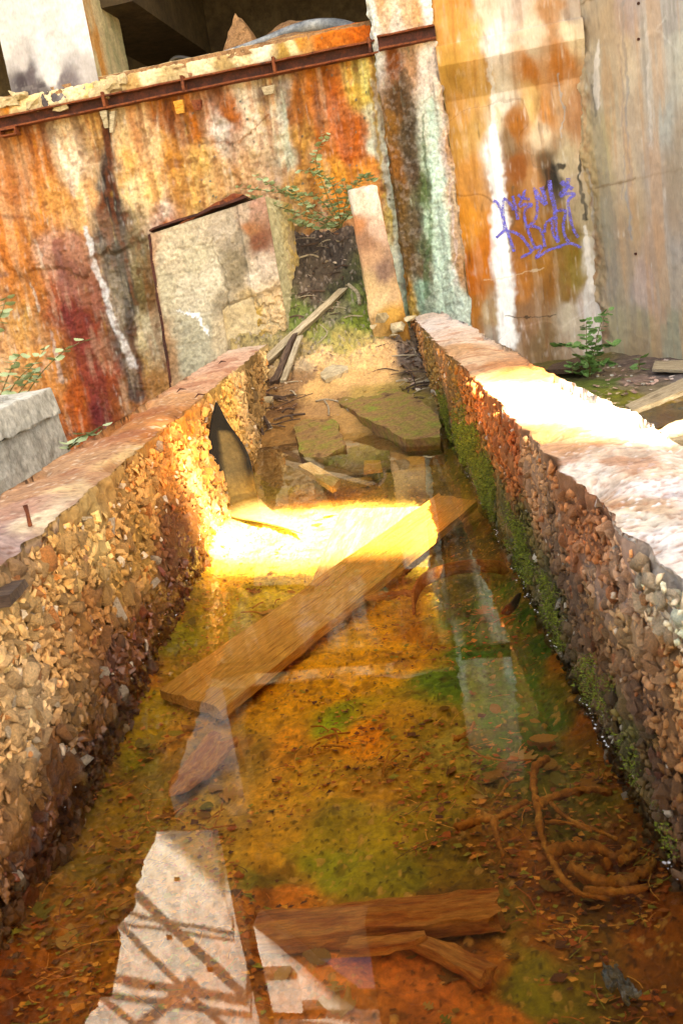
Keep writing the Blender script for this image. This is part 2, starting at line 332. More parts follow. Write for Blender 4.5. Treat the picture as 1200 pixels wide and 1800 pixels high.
c = paint(V, parse(BANK, lambda a, b_: on_h(a, b_, bank_h)), (1, .7, .5), .1, 4) * np.array([1.28, 1.2, 1.15])
c = c * (1 + .14 * fbm(V, 6, 4, 64) + .3 * fbm(V, 40, 3, 65) * (.5 + sm(7, 8, V[:, 1])))[:, None]
d_, v_ = cells(V * [34, 24, 24], 66); e = sm(7.0, 7.8, V[:, 1]) + .5 * sm(.2, .35, V[:, 0])
c = mixc(c, e * (v_ > .45) * (d_ < .42) * .6, hx('a89888')); c = mixc(c, e * (v_ < -.5) * (d_ < .42) * .6, hx('2c2420'))
V[:, 2] += .018 * e * np.abs(v_) * (d_ < .4)
obj('debris_bank', mesh('debris_bank', V, gridf(*X.shape), M['bank'], c, sm(.05, 0, V[:, 2]) * .9), kind='structure')
# ---- water
def flat(name, pts, z, mat, **kw):
    bm = bmesh.new(); bm.faces.new([bm.verts.new((p[0], p[1], z)) for p in pts]); return obj(name, bm_mesh(name, bm, mat), **kw)
flat('channel_water', [(-1.0, .3), (.47, .3), (.47, 6.6), (-1.0, 6.6)], 0, M['water'], kind='structure')
flat('pool_water', [(.63, 1), (6, 1), (6, 7.2), (.63, 7.2)], -.165, M['water'], kind='structure')
# ================================================================== CHANNEL WALLS
def chips(n, seed):
    out = []; r = random.Random(seed)
    for k in range(n):
        bm = bmesh.new(); sx, sy, sz = 1, r.uniform(.55, .95), r.uniform(.32, .7)
        for j in range(r.choice((12, 14, 16))):
            v = Vector((r.gauss(0, 1), r.gauss(0, 1), r.gauss(0, 1))).normalized()
            v = Vector([max(-.66, min(.7, q)) for q in v]) * r.uniform(.85, 1.1); bm.verts.new((v.x * sx, v.y * sy, v.z * sz))
        res = bmesh.ops.convex_hull(bm, input=bm.verts[:])
        bmesh.ops.delete(bm, geom=[v for v in bm.verts if not v.link_faces], context='VERTS')
        bmesh.ops.recalc_face_normals(bm, faces=bm.faces[:]); bmesh.ops.triangulate(bm, faces=bm.faces[:])
        bm.verts.index_update(); out.append((np.array([v.co[:] for v in bm.verts]), np.array([[v.index for v in f.verts] for f in bm.faces])))
        bm.free()
    return out
CH = chips(16, 5)
CHM = [mesh('stone', v, f, M['stone_obj'], smooth=i_ % 2 != 0) for i_, (v, f) in enumerate(CH)]
LS = '''30 1080 cca468;80 1150 c0945a;50 1230 ccac7c;120 1000 c49858;180 950 cca868;200 900 c09050;250 870 c89450;280 800 cc8840;320 740 cc8438;340 800 d8a460;420 680 dcb478;470 640 e4c488;400 720 dcac5c
330 900 8a5420;300 950 6a3c14;280 1020 6a3c14;220 1100 70400f;180 1170 60380f;100 1260 906c3c;60 1330 80542a;20 1400 946c3c;240 960 ac803c;200 1020 ac803c;150 1100 946430;20 1450 643810;400 800 8a6024
10 1000 9a7850;340 860 d0a060;360 900 cca060;60 1400 5a3410;120 1320 5c3812;30 1300 c09c68;440 700 8a6c3c;300 1060 7a4414;460 690 907040;210 1050 8a5c28'''
RS = '''740 600 a8784a;780 640 b07c48;840 690 b86c38;880 740 a8602c;830 720 8a5828;800 720 7a5a28;900 800 a0602f;950 850 b08460;1000 900 a87048;1040 930 a46a44;980 950 7c5e44;1050 1000 a88872;1100 1020 c09880
1100 1080 b08c64;1150 1100 c8b098;1150 1180 a87c58;1190 1200 b08458;1050 1080 8a6844;1100 1180 906c4c;1050 1150 74502c;1180 1300 90643c;1150 1350 5c4418;1120 1290 5c5420;980 1060 504824;930 960 58501f
760 660 8a6a34;790 740 5a5420;860 850 505018;900 950 4c4a14;820 800 54501c;1000 1150 5c4818;1080 1280 5a4418;1190 1420 644018;1130 1230 6c4c34;900 770 a85828;1020 1060 70543c;1190 1100 d8c8b8;1010 960 b07048'''
LT = '''480 600 dcc0a4;420 630 dcb090;350 680 d4a078;300 700 cc9460;250 740 b5743c;200 770 b87c50;150 810 c09064;100 840 b88860;150 850 d8b484;60 870 b88860;60 910 dcc4a0;30 900 b88a70;20 950 b89c90;60 950 b49a88;5 930 a88478;220 800 d8b078;280 760 c07838'''
RT = '''780 570 ecdccc;760 590 e4c8b0;830 600 e4c8ac;880 640 c48858;850 640 dcb890;920 650 bc7038;900 700 ecd4bc;1000 720 f0e0d0;1100 750 ecd8c4;1000 780 d09c70;1100 800 dcc0a4;1050 830 f0e0cc;1150 830 e8ccb0
1190 850 f4e4dc;1100 880 d8b490;1150 950 f0e4d8;1190 1000 ecdccc;1080 900 f0e0c8;960 760 c88c58;1180 780 ecd4bc;800 610 d0a070'''
def channel_wall(side, label, ftxt, ttxt, y0, y1, H, zl):
    """side -1 left, +1 right; inner face x = xi, outer face x = xo"""
    xi, xo = (-.845, -1.155) if side < 0 else (.37, .645)
    root = thing('channel_wall', label, 'wall', (xi, 4, 0))
    prof = [(xi, -.22)] * 1; ny = 560
    ys = np.geomspace(y0, y1, ny); zs = np.linspace(-.2, H, 90); nt_ = 46; no = 14
    s_in = np.stack([np.full(90, xi), zs], 1)
    s_top = np.stack([np.linspace(xi, xo, nt_ + 2)[1:-1], np.full(nt_, H)], 1)
    s_out = np.stack([np.full(no, xo), np.linspace(H, -.35, no)], 1)
    pr = np.concatenate([s_in, s_top, s_out]); n = len(pr)
    X = np.repeat(pr[:, :1], ny, 1); Zz = np.repeat(pr[:, 1:], ny, 1); Y = np.repeat(ys[None], n, 0)
    V = np.stack([X, Y, Zz], -1).reshape(-1, 3); idx = np.repeat(np.arange(n), ny)
    inner = idx < 90; top = (idx >= 90) & (idx < 90 + nt_); outer = idx >= 90 + nt_
    f1, f2, f3 = fbm(V, 3, 4, 70 + side), fbm(V, 14, 3, 73 + side), fbm(V, 50, 2, 77 + side)
    edge = sm(.1, 0, np.abs(V[:, 0] - xi)) * top + sm(.09, 0, np.abs(V[:, 0] - xo)) * top
    chip = sm(.1, .6, fbm(V * [0, 1, 0], 5, 3, 81 + side)) * edge * .03
    V[:, 2] += top * (.007 * f1 + .004 * f2 + .002 * f3 - chip) - (top * edge * .006)
    V[:, 0] += np.where(inner, -side * (.012 * f1 + .014 * f2 + .006 * f3), 0) + np.where(outer, side * (.02 * f1 + .012 * f2), 0)
    V[:, 0] += np.where(top, -side * sm(.06, 0, np.abs(V[:, 0] - xi)) * .02 * f2, 0)
    V[:, 0] += np.where(top, side * sm(.06, 0, np.abs(V[:, 0] - xo)) * (.022 * f2 + .02 * f1), 0)
    if side < 0:  # loose batter of rubble at the foot
        V[:, 0] += inner * .05 * sm(.3, -.1, V[:, 2])
        V[:, 2] -= top * .02 * sm(.0, .3, fbm(V * [3, 1.2, 0], 1.6, 2, 90)) * sm(-.95, -.87, V[:, 0]) * (V[:, 1] < 3.2)
    at = lambda a, b_: on_pl(a, b_, (xi, 0, 0), (1, 0, 0))
    cf = parse(ftxt, at); c = paint(V, cf, (0, 1, 1.3), .05, 5)
    ct = paint(V, parse(ttxt, lambda a, b_: on_z(a, b_, H)), (1.4, .8, 0), .07, 5)
    c = np.where(inner[:, None], c * .85, ct)
    c = c * (1 + .16 * f2 + .22 * f3)[:, None]
    if side > 0:   # pale lime crust of small stones on the near part
        d_, v_ = cells(V * 75, 55); near = sm(2.6, 1.6, V[:, 1]) * top
        c = mixc(c, near * (v_ < -.3) * (d_ < .5) * .6, hx('b48060')); c = mixc(c, near * (v_ > .5) * (d_ < .45), hx('f8f0e8'))
        V[:, 2] += near * .003 * v_ * (d_ < .5)
        c = mixc(c, sm(.3, .6, fbm(V, 10, 4, 57)) * top * .5, hx('b86c34'))
    else:
        d_, v_ = cells(V * 40, 56); c = mixc(c, top * (v_ > .55) * (d_ < .4) * .5, hx('e8d0b0')); c = mixc(c, top * (v_ < -.6) * (d_ < .35) * .5, hx('7a4020'))
        c = mixc(c, top * sm(.2, .6, fbm(V * [1, .5, 1], 6, 4, 58)) * .5, hx('9a4c22'))
    wet = inner * sm(.16, .02, V[:, 2])
    core = obj('concrete_core', mesh('concrete_core', V, gridf(n, ny) if side > 0 else gridf(n, ny)[:, ::-1], M['concrete'], c, wet), root)
    # aggregate stones
    st = []; y = y0; r = np.random.RandomState(20 + side)
    while y < y1 - .05:
        sp = .0185 + .0022 * y; z = -.1
        while z < H - .015:
            lip = zl(y)
            if z < lip:
                for _ in range(1 if y > 2.6 else 2):
                    sz = float(np.clip(r.lognormal(0, .45), .45, 2.6)) * (.0138 if side < 0 else .0105) * (1 + .07 * y)
                    st.append((y + r.uniform(-.6, .6) * sp, z + r.uniform(-.6, .6) * sp, sz))
            z += sp
        y += sp
    st = np.array(st); n_ = len(st)
    if side < 0: big = (r.rand(n_) < .05) & (st[:, 1] < .3); st[big, 2] *= 1.35
    xb = xi + (.05 * sm(.3, -.1, st[:, 1]) if side < 0 else 0) - side * (r.rand(n_) * .015 - .006)
    P = np.stack([xb, st[:, 0], np.minimum(st[:, 1], H - .02)], 1)
    if side < 0: P[:, 0] += .0
    col = paint(P, cf, (0, 1, 1.3), .05, 5) * (np.array([1.38, 1.26, 1.0]) if side > 0 else np.array([1.18, 1.12, 1.1])) * np.clip(1.22 + .17 * r.randn(n_), .6, 1.8)[:, None]
    pale = r.rand(n_) < .035; col[pale] = col[pale] * .4 + hx('ecdcc0') * .6
    tint = r.rand(n_) < .06; col[tint] = col[tint] * np.array([1.05, .72, .5])
    wetv = sm(.2 + .06 * fbm(P, 4, 2, 5), .02, P[:, 2]) * (1 if side < 0 else .45)
    col = np.clip(col * (1 - .3 * wetv)[:, None], .01, .8)
    score = st[:, 2] / np.linalg.norm(P - CAM, axis=1) * (P[:, 2] > -.02)
    pix = np.array([(M3.T @ (p - CAM)) for p in P]); u_ = F * pix[:, 0] / -pix[:, 2]; v_ = -F * pix[:, 1] / -pix[:, 2]
    vis = (np.abs(u_) < 600) & (np.abs(v_) < 900); order = np.argsort(-score * vis)
    Rm = [Matrix.Rotation(a, 3, 'X') @ Matrix.Rotation(b_, 3, 'Y') @ Matrix.Rotation(c_, 3, 'Z') for a, b_, c_ in zip(r.uniform(0, 6.28, n_), r.normal(math.pi / 2, .7, n_), r.uniform(0, 6.28, n_))]
    for k in order[:300]:
        o = bpy.data.objects.new('stone', CHM[k % 16]); o.matrix_basis = Matrix.Translation(Vector(P[k]) - root.location) @ Rm[k].to_4x4() @ Matrix.Scale(st[k, 2] * 1.12, 4)
        o.color = (*col[k], wetv[k]); link(o, core if False else root)
    VV, FF, CC, WW = [], [], [], []; base = 0
    for k in order[300:]:
        v, f = CH[k % 16]; q = (v * st[k, 2]) @ np.array(Rm[k]).T + P[k]; VV.append(q); FF.append(f + base); base += len(v)
        CC.append(np.repeat(col[k][None], len(v), 0)); WW.append(np.full(len(v), wetv[k]))
    obj('aggregate', mesh('aggregate', np.concatenate(VV), np.concatenate(FF), M['stone_attr'], np.concatenate(CC), np.concatenate(WW), smooth=side > 0), root, kind='stuff')
    return root
HT = .515
lw = channel_wall(-1, 'long low channel wall left of the brown water, dry tan gravel showing and a rusty nail on top', LS, LT, .9, 8.45, HT, lambda y: HT - .035 - .02 * math.sin(y * 3.1) - .02 * math.sin(y * 7.7))
rw = channel_wall(1, 'long low channel wall right of the water, mossy along the waterline and glaring white on top', RS, RT, .85, 8.55, HT, lambda y: HT - .02 - .012 * math.sin(y * 4.3))
# moss on the right wall
V, Fc, Cc = [], [], []; base = 0; r = np.random.RandomState(9)
MP = [(4.6, .12, .12), (4.2, .12, .13), (3.6, .12, .13), (3.1, .13, .14), (2.7, .14, .13), (2.4, .12, .12), (2.1, .1, .1), (1.8, .08, .1), (1.5, .07, .08), (5.2, .1, .08)]
my = r.uniform(1.2, 5.8, 60000); mz = r.uniform(.005, .36, 60000); mp_ = np.stack([my * 0 + .37, my, mz], 1)
mf = vn(mp_ * 9, 3) + .6 * vn(mp_ * 24, 7); ml = np.interp(my, [1.2, 1.7, 2.5, 3.5, 4.5, 5.5], [.12, .17, .24, .28, .26, .2])
keep = mf > -.25 + 1.7 * np.abs(mz - ml * .5) / ml - .3 * ((my < 4.8) & (my > 3))
for k in np.nonzero(keep)[0]:
    y, z = my[k], mz[k]
    c0 = np.array([.352 + r.uniform(-.012, .01), y, z]); a = r.uniform(.25, .6) * .012 * min(1, .35 + y / 6) * .62
    for q in range(3):
        d1 = r.randn(3) * a; d2 = np.array([-abs(r.randn()) * a * 1.3, r.randn() * a, (r.rand() - .4) * a * 2])
        V += [c0 - d1 * .5, c0 + d1 * .5, c0 + d2]; Fc.append([base, base + 1, base + 2]); base += 3
        g = hx(random.Random(int(k) * 3 + q).choice(['6a7014', '808c1c', '8a9224', '54581a', '989c2c'])); Cc += [g] * 3
obj('moss', mesh('moss', V, Fc, M['stone_attr'], np.array(Cc), np.zeros(len(V)), smooth=False), rw, kind='stuff')
# rusty nail and a rotten wood stub in the left wall
bm = bmesh.new(); q = on_z(52, 918, HT); tube(bm, [q + [0, 0, -.01], q + [.001, 0, .025], q + [-.001, .002, .045]], [.006, .005, .007], 8)
obj('nail', bm_mesh('nail', bm, M['rust']), lw)
q = on_pl(20, 1035, (-.82, 0, 0), (1, 0, 0))
bm = hexa([(-.9, q[1] - .09, q[2] - .012), (-.79, q[1] - .09, q[2] - .012), (-.795, q[1] + .04, q[2] - .01), (-.9, q[1] + .04, q[2] - .01),
           (-.9, q[1] - .09, q[2] + .012), (-.79, q[1] - .09, q[2] + .014), (-.8, q[1] + .04, q[2] + .006), (-.9, q[1] + .04, q[2] + .01)], 14, .004, 4)
obj('wood_stub', bm_mesh('wood_stub', bm, M['wood_dark']), lw, label='rotten wood end sticking out of the gravel')
for i, (a, b_) in enumerate([(318, 690), (350, 700), (390, 640)]):
    q = on_z(a, b_, HT); bm = bmesh.new(); tube(bm, [q + [-.02, 0, .005], q + [0, 0, .02], q + [.03, .01, .012]], [.004, .01, .004], 6, .5)
    obj('rust_flake', bm_mesh('rust_flake', bm, M['rustdark']), lw)
# ================================================================== THE RUINED BUILDING
A0 = np.array([.6, 8.75, 0]); AD = nrm([.9917, -.129, 0]); AN = np.array([-.129, -.9917, 0])
bld = thing('ruined_building', 'ruined concrete building with orange, rust and lime stained walls behind the channel', 'building', (0, 9, 0))
def uz(px, py, off=0., p0=A0, d=AD, n=AN):
    q = on_pl(px, py, p0 + n * off, n); return np.array([(q - p0) @ d, q[2]])
def wpt(u, z, off=0., p0=A0, d=AD, n=AN): return p0 + d * u + Z * z + n * off
def wall_grid(name, u, z, ctl, disp, p0=A0, d=AD, n=AN, off=0., wfac=(1, .6), warp=.07, wf=5, mat=None, streaks=(), post=None, parent=bld, hole=None, pw=2.2, **kw):
    U, W = np.meshgrid(u, z, indexing='ij'); q = np.stack([U, W, np.zeros_like(U)], -1).reshape(-1, 3)
    cp, cc = [], []
    for e in ctl.replace('\n', ';').split(';'):
        e = e.split()
        if len(e) == 3: cp.append([*uz(float(e[0]), float(e[1]), off, p0, d, n), 0]); cc.append(hx(e[2]))
    c = paint(q, (np.array(cp), np.array(cc)), (wfac[0], wfac[1], 0), warp, wf, pw)
    q2 = q[:, :2] + .03 * np.stack([fbm(q, 5, 3, 91), 0 * q[:, 0]], 1) + .012 * np.stack([fbm(q, 25, 2, 92), fbm(q, 25, 2, 93)], 1)
    for s in streaks:      # (points px, half widths m, colour, strength, raggedness)
        m_ = seg(q2, [uz(*p, off, p0, d, n) for p in s[0]], s[1]); rag = s[4] if len(s) > 4 else .6
        nn = fbm(q * [1, .25, 1], 30, 3, int(s[0][0][0]))
        m_ = sm(.0, .55, m_ - rag * .5 * (1 - m_) * (.6 + nn)) * s[3]; c = mixc(c, m_, hx(s[2]))
    dd, c, wet = disp(q, c); V = p0 + q[:, :1] * d + q[:, 1:2] * Z + n * (off + dd)[:, None]
    if post is not None: V = post(V, q)
    f = gridf(*U.shape)
    if hole is not None: ctr = q[f].mean(1); f = f[~hole(ctr[:, 0], ctr[:, 1])]
    return obj(name, mesh(name, V, f, mat or M['concrete'], c, wet), parent, **kw)
WA = '''20 270 c47c38;70 280 bc702c;110 260 e8c9a0;130 300 efdcc0;150 330 dcaa70;190 260 9a8a78;190 340 54504c;220 300 dca860;260 260 ecd09c;300 210 7a4318;300 270 cc9040;350 230 b0641c;350 280 e0b468;400 200 b86a2a;390 225 ece4d8;430 180 dccab0
440 210 e0d4bc;470 200 ccae80;495 200 d4dccc;500 260 ccd4bc;520 190 b8701c;530 240 dcac54;560 170 b06420;590 200 c86018;620 220 b85c18;600 300 d89434;640 160 d4b450;30 320 bc681c;60 370 cc8034;95 350 dc9c54;130 380 e4b474;230 330 eccf9a
270 340 e4c07c;330 330 dcac60;370 340 d0a86c;400 320 c49458;440 300 dcbc8c;480 310 d0b898;520 330 cc984c;560 330 dc9c40;600 350 dc8a30;20 450 cc7c38;50 500 c07c3c;30 560 c49050;60 620 cc904c;20 620 c4905c;90 440 bc9078;130 420 a86850;120 480 944c3c;160 520 8a3c2c
150 600 84301c;190 650 8c3820;180 720 74301c;130 700 b4541c;90 650 c88444;200 560 70503c;190 450 423a38;210 420 4c403c;230 430 64583a;245 480 6c6030;240 530 70603a;235 590 dcd4a8;260 600 d0c8a8;250 640 b89454;270 680 b08048;215 620 504844;230 700 945c30;300 400 c46430
290 380 dcd4c8;620 400 b87430;560 400 b88040;500 380 c09a60;655 150 ccc478;665 200 dcdcbc;672 260 dce4cc;685 320 d4e0c4;690 400 e4cc68;700 450 c4d8c0;705 520 b8d8b0;655 300 d88428;665 400 c87820;40 400 c48040;10 500 b87438;170 230 c49858;60 240 a05c28
640 250 c86414;640 330 d88c2c;610 260 c05c14;575 240 b0641c;540 300 cc9440;400 380 c89c5c;350 370 d0a868;450 350 bc9468;120 560 8c4430;100 520 a8583c'''
def dispA(q, c):
    f0, f1, f2, f3 = fbm(q * [1, .7, 1], 1.4, 3, 100), fbm(q, 5, 4, 101), fbm(q, 18, 3, 102), fbm(q, 45, 2, 103)
    d_, v_ = cells(q * [26, 26, 1], 110); rough = sm(-2.2, -1.6, q[:, 0]) * sm(1.2, 1.6, q[:, 1]) + .25
    dd = .03 * f0 + .02 * f1 + .012 * f2 * (.5 + rough) + .006 * f3
    L_ = .55 + 1.0 + .12 * np.sin(q[:, 0] * 2.4) + .16 * f1 + .05 * f2                       # broken lip: the lower wall is set back
    low = sm(L_ + .06, L_ - .06, q[:, 1]) * sm(-1.6, -2.0, q[:, 0]); dd -= .05 * low
    c = mixc(c, np.exp(-((q[:, 1] - L_) / .05) ** 2) * sm(-1.6, -2.0, q[:, 0]) * .5 * sm(-.3, .4, f2), hx('7a3c14'))
    peb = rough * (v_ > .6) * sm(.36, .25, d_); dd += .008 * peb
    k = (v_ > .8) & (d_ < .3); c = np.where((k & (rough > .6))[:, None], hx('6c7468'), c)
    c = mixc(c, peb * .35 * (v_ < .6), hx('ecd4a0'))
    s = fbm(q * [1, .12, 1], 14, 4, 115); c = mixc(c, sm(.15, .6, s) * .4, hx('8a4414')); c = mixc(c, sm(.25, .7, -s) * .2, hx('f0dcb8'))
    c = mixc(c, sm(.05, .5, fbm(q * [1, .6, 1], 1.9, 4, 130)) * sm(-2.6, -2.1, q[:, 0]) * .32, hx('e4d8c0')); c = mixc(c, sm(.1, .5, fbm(q * [1, .6, 1], 2.4, 4, 135)) * .18, hx('b0a088'))
    dr = fbm(q * [1, .04, 1], 20, 4, 119) + .25 * f2; fall = np.exp(-np.maximum(2.7 - q[:, 1], 0) / (.35 + .5 * np.abs(f1)))
    c = mixc(c, sm(.0, .45, dr) * fall * .65, hx('5c2a10')); c = mixc(c, sm(.1, .5, -dr) * fall * .5, hx('c87020'))
    c = mixc(c, sm(-.1, .6, fbm(q * [1, .3, 1], 2.2, 4, 120)) * .18, hx('b8641c'))
    c = c * (1 + .16 * f1 + .14 * f2 + .2 * f3)[:, None]; c = mixc(c, sm(.45, .8, fbm(q, 13, 3, 117)) * .5, hx('6a3410'))
    wet = sm(.25, 0, np.abs(q[:, 0] + 2.95)) * sm(1.9, 1.5, q[:, 1]); return dd, c, wet * .8
stA = [([(185, 205), (190, 300), (195, 420), (215, 560), (235, 690)], [.05, .1, .17, .2, .16], '26221e', 1.0, .4), ([(150, 400), (165, 470), (195, 560), (228, 640)], [.04, .05, .06, .08], 'd8dce0', .95, .75),
       ([(95, 240), (115, 300), (128, 345)], [.03, .05, .03], 'f0e4d0', .7), ([(60, 420), (75, 470)], [.02, .03], 'dcd0c0', .6, 1), ([(50, 500), (62, 545)], [.02, .03], 'ccc8bc', .7, 1.1), ([(85, 580), (105, 670)], [.02, .05], 'c8bcb4', .6, .9),
       ([(495, 165), (505, 300)], [.03, .02], 'c0d4c0', .5), ([(520, 170), (530, 290)], [.03, .02], '8a4810', .5), ([(300, 185), (305, 225)], [.1, .03], '4a2810', .7), ([(560, 130), (565, 260)], [.12, .06], '7a3c0c', .6),
       ([(655, 140), (675, 260), (700, 420), (712, 560)], [.03, .06, .06, .04], 'd8e4d0', .75, .9), ([(650, 140), (690, 430)], [.015, .02], 'dcb830', .6, .9), ([(390, 350), (480, 325)], [.03, .02], '5a3c20', .6, 1),
       ([(100, 430), (130, 560), (175, 730)], [.1, .17, .2], '74262a', .8, .5), ([(350, 250), (420, 250), (470, 200)], [.015, .02, .01], '7a4c1c', .7, .8), ([(0, 380), (50, 385)], [.04, .02], '7a3c14', .7, .8), ([(340, 540), (380, 590)], [0.001, .001], 'ffffff', 0)]
wall_grid('stained_wall', np.linspace(-5.2, -.15, 520), np.linspace(-.3, 2.86, 330), WA, dispA, streaks=stA)
# sill course of the opening
WS = '''210 140 dcc898;260 130 ecd8b0;350 115 f0dcb4;420 100 ecd4a4;450 95 e8dcc0;520 90 dccc9c;530 75 c88a3c;580 65 cc7020;630 60 cc6414;640 70 b85814;240 150 c09c64;300 145 c8b080;400 125 b89c68;500 110 a8843c;180 160 ecc880;10 185 c07c30;60 180 ecd4a0;120 185 f0dcb0;20 200 e8cc98'''
def dispS(q, c):
    f1, f2, f3 = fbm(q, 6, 4, 121), fbm(q, 20, 3, 122), fbm(q, 50, 2, 123)
    edge = sm(2.93, 2.975, q[:, 1] + .012 * f2); dd = .012 * f1 + .008 * f2 + .004 * f3 - .04 * edge
    c = c * (1 + .1 * f1 + .16 * f2 + .2 * f3)[:, None]; return dd, mixc(c, sm(2.84, 2.8, q[:, 1]) * .5, hx('7a5020')), 0 * dd
wall_grid('sill', np.linspace(-5.2, -.19, 500), np.linspace(2.78, 2.975, 24), WS, dispS, off=.035)
bm = bmesh.new()
def box(name, u0, u1, z0, z1, o0, o1, mat, parent=bld, cuts=0, jit=0, bevel=0, seed=0, **kw):
    P = [wpt(u0, z0, o1), wpt(u1, z0, o1), wpt(u1, z0, o0), wpt(u0, z0, o0), wpt(u0, z1, o1), wpt(u1, z1, o1), wpt(u1, z1, o0), wpt(u0, z1, o0)]
    return obj(name, bm_mesh(name, hexa(P, cuts, jit, seed, bevel), mat), parent, **kw)
box('room_floor', -6, 3, 2.9, 2.965, -4.5, .028, M['dirt'])
box('room_back_wall', -6, 3, 2.9, 5, -3.35, -3.0, M['dark_int_shade'])
box('ceiling', -6, 3, 4.45, 4.6, -4.4, -.06, M['dark_int_shade'])
box('room_back_wall', -6, 3, 4.6, 8, -2.3, -2.0, M['dark_int_shade'])  # dark backing added behind the upper opening to dim its water reflection
box('ceiling_beam', -3.1, -2.35, 3.62, 4.46, -2.98, -.4, M['dark_int_shade'])
box('ceiling_beam', .2, .6, 3.85, 4.46, -2.98, -.4, M['dark_int_shade'])
# heap of rubble on the sill
us = np.linspace(-3.2, 0, 150); os_ = np.linspace(-1.8, -.03, 50); U, O = np.meshgrid(us, os_, indexing='ij')
Hq = 2.955 + .26 * np.exp(-((U + 1.05) / .34) ** 2 - ((O + .75) / .45) ** 2) + .14 * np.exp(-((U + .55) / .5) ** 2 - ((O + .5) / .3) ** 2) + .02 * fbm(np.stack([U, O, U * 0], -1).reshape(-1, 3), 9, 4, 5).reshape(U.shape)
V = (A0 + U[..., None] * AD + O[..., None] * AN + Hq[..., None] * Z).reshape(-1, 3)
obj('rubble_heap', mesh('rubble_heap', V, gridf(*U.shape)[:, ::-1], M['dirt']), bld, kind='stuff')
# white pillar
PC = '''30 30 d8dadc;100 50 e0e2e4;80 100 e4e4e8;60 140 5c5458;120 150 746c70;150 130 b4b0b0;40 150 443c40;100 130 d4d4d4;140 50 d8d8dc;70 60 e8e8ec;10 80 c8c8c8;90 160 4c4448;155 160 8a8484;30 110 b8b4b4'''
def dispP(q, c):
    f1, f2, f3 = fbm(q, 5, 4, 131), fbm(q, 20, 3, 132), fbm(q, 60, 2, 133); dd = .004 * f1 + .003 * f2
    c = mixc(c, sm(.1, .7, f2 + .5 * f3) * .3, hx('94908c')); c = mixc(c, sm(3.8, 4.5, q[:, 1] + .4 * f1) * .9, hx('5a4c3a')); return dd, c * (1 + .05 * f1 + .08 * f3)[:, None], 0 * dd  # pillar top darkened out of view so its water reflection fades
pu0, pu1 = (-2.86 - .6) / .9917, (-2.04 - .6) / .9917
PC = PC.replace('e8e8ec', 'd0d2d6').replace('e0e2e4', 'c8cacc').replace('d8dadc', 'c4c6c8').replace('e4e4e8', 'ccccd0')
pil = wall_grid('pillar', np.linspace(pu0, pu1, 90), np.linspace(2.8, 4.6, 150), PC, dispP, off=.03, mat=M['plaster'])
def dispQ(q, c):
    f1, f2 = fbm(q * [1, .3, 1], 6, 4, 141), fbm(q, 30, 3, 142)
    c = mixc(np.tile(hx('c4b48c'), (len(q), 1)), sm(0, .5, f1), hx('c08844')); c = mixc(c, sm(.1, .5, -f1) * .6, hx('8c9068')); return .004 * f2, c * (1 + .15 * f2)[:, None], 0 * f1
p1 = wpt(pu1, 0, .03)
wall_grid('pillar_side', np.linspace(0, .88, 60), np.linspace(2.8, 4.6, 100), '170 60 c4b48c', dispQ, p0=p1, d=-AN, n=AD, parent=bld)
box('pillar_core', pu0 + .004, pu1 - .004, 2.8, 4.6, -.83, .02, M['concrete_plain'])
# broken crust where pillar meets sill
for i, (a, b_, s_) in enumerate([(190, 150, .12), (205, 140, .09), (15, 178, .1), (60, 182, .08), (175, 165, .09), (110, 186, .07), (35, 168, .06)]):
    q = uz(a, b_, .05); P_ = [[q[0] + sx * s_ * rnd.uniform(.8, 1.4), q[1] + sz * s_ * .55] for sz in (-1, 1) for sx in (-1, 1)]
    box('broken_crust', q[0] - s_, q[0] + s_, q[1] - s_ * .5, q[1] + s_ * .45, -.05, .075 + .01 * i * .5, M['concrete_warm'], cuts=8, jit=.03, seed=i, bevel=.01)
# steel channel along the wall
steel = obj('steel_channel', bm_mesh('steel_channel', hexa([wpt(-5.2, 2.70, .05), wpt(.22, 2.70, .05), wpt(.22, 2.70, .03), wpt(-5.2, 2.70, .03), wpt(-5.2, 2.783, .05), wpt(.22, 2.783, .05), wpt(.22, 2.783, .03), wpt(-5.2, 2.783, .03)]), M['rustdark']), bld)
def sbox(name, u0, u1, z0, z1, o0, o1, mat, **kw): return box(name, u0, u1, z0, z1, o0, o1, mat, parent=steel, **kw)
for nm, z0, z1 in (('flange', 2.782, 2.796), ('flange', 2.688, 2.702)):
    sbox(nm, -5.2, -.17, z0, z1, .03, .125, M['rust'], cuts=60, jit=.003)
    sbox(nm, -.165, .31, z0 + .004, z1 + .004, .055, .215, M['rust'], cuts=12, jit=.003)
sbox('web', -.165, .31, 2.703, 2.801, .055, .165, M['rustdark'])
for px, py in ((185, 180), (325, 160), (485, 133), (652, 97)):
    u_ = uz(px, py, .1)[0]; sbox('stiffener', u_ - .012, u_ + .012, 2.702, 2.822, .05, .135, M['rust'], cuts=6, jit=.002)
u_ = uz(17, 233, .1)[0]
for a in ((u_ - .08, u_ + .08, 2.672, 2.686), (u_ - .08, u_ + .08, 2.622, 2.634), (u_ - .08, u_ - .068, 2.634, 2.672), (u_ + .068, u_ + .08, 2.634, 2.672)): sbox('end_bracket', *a, .04, .14, M['rust'])
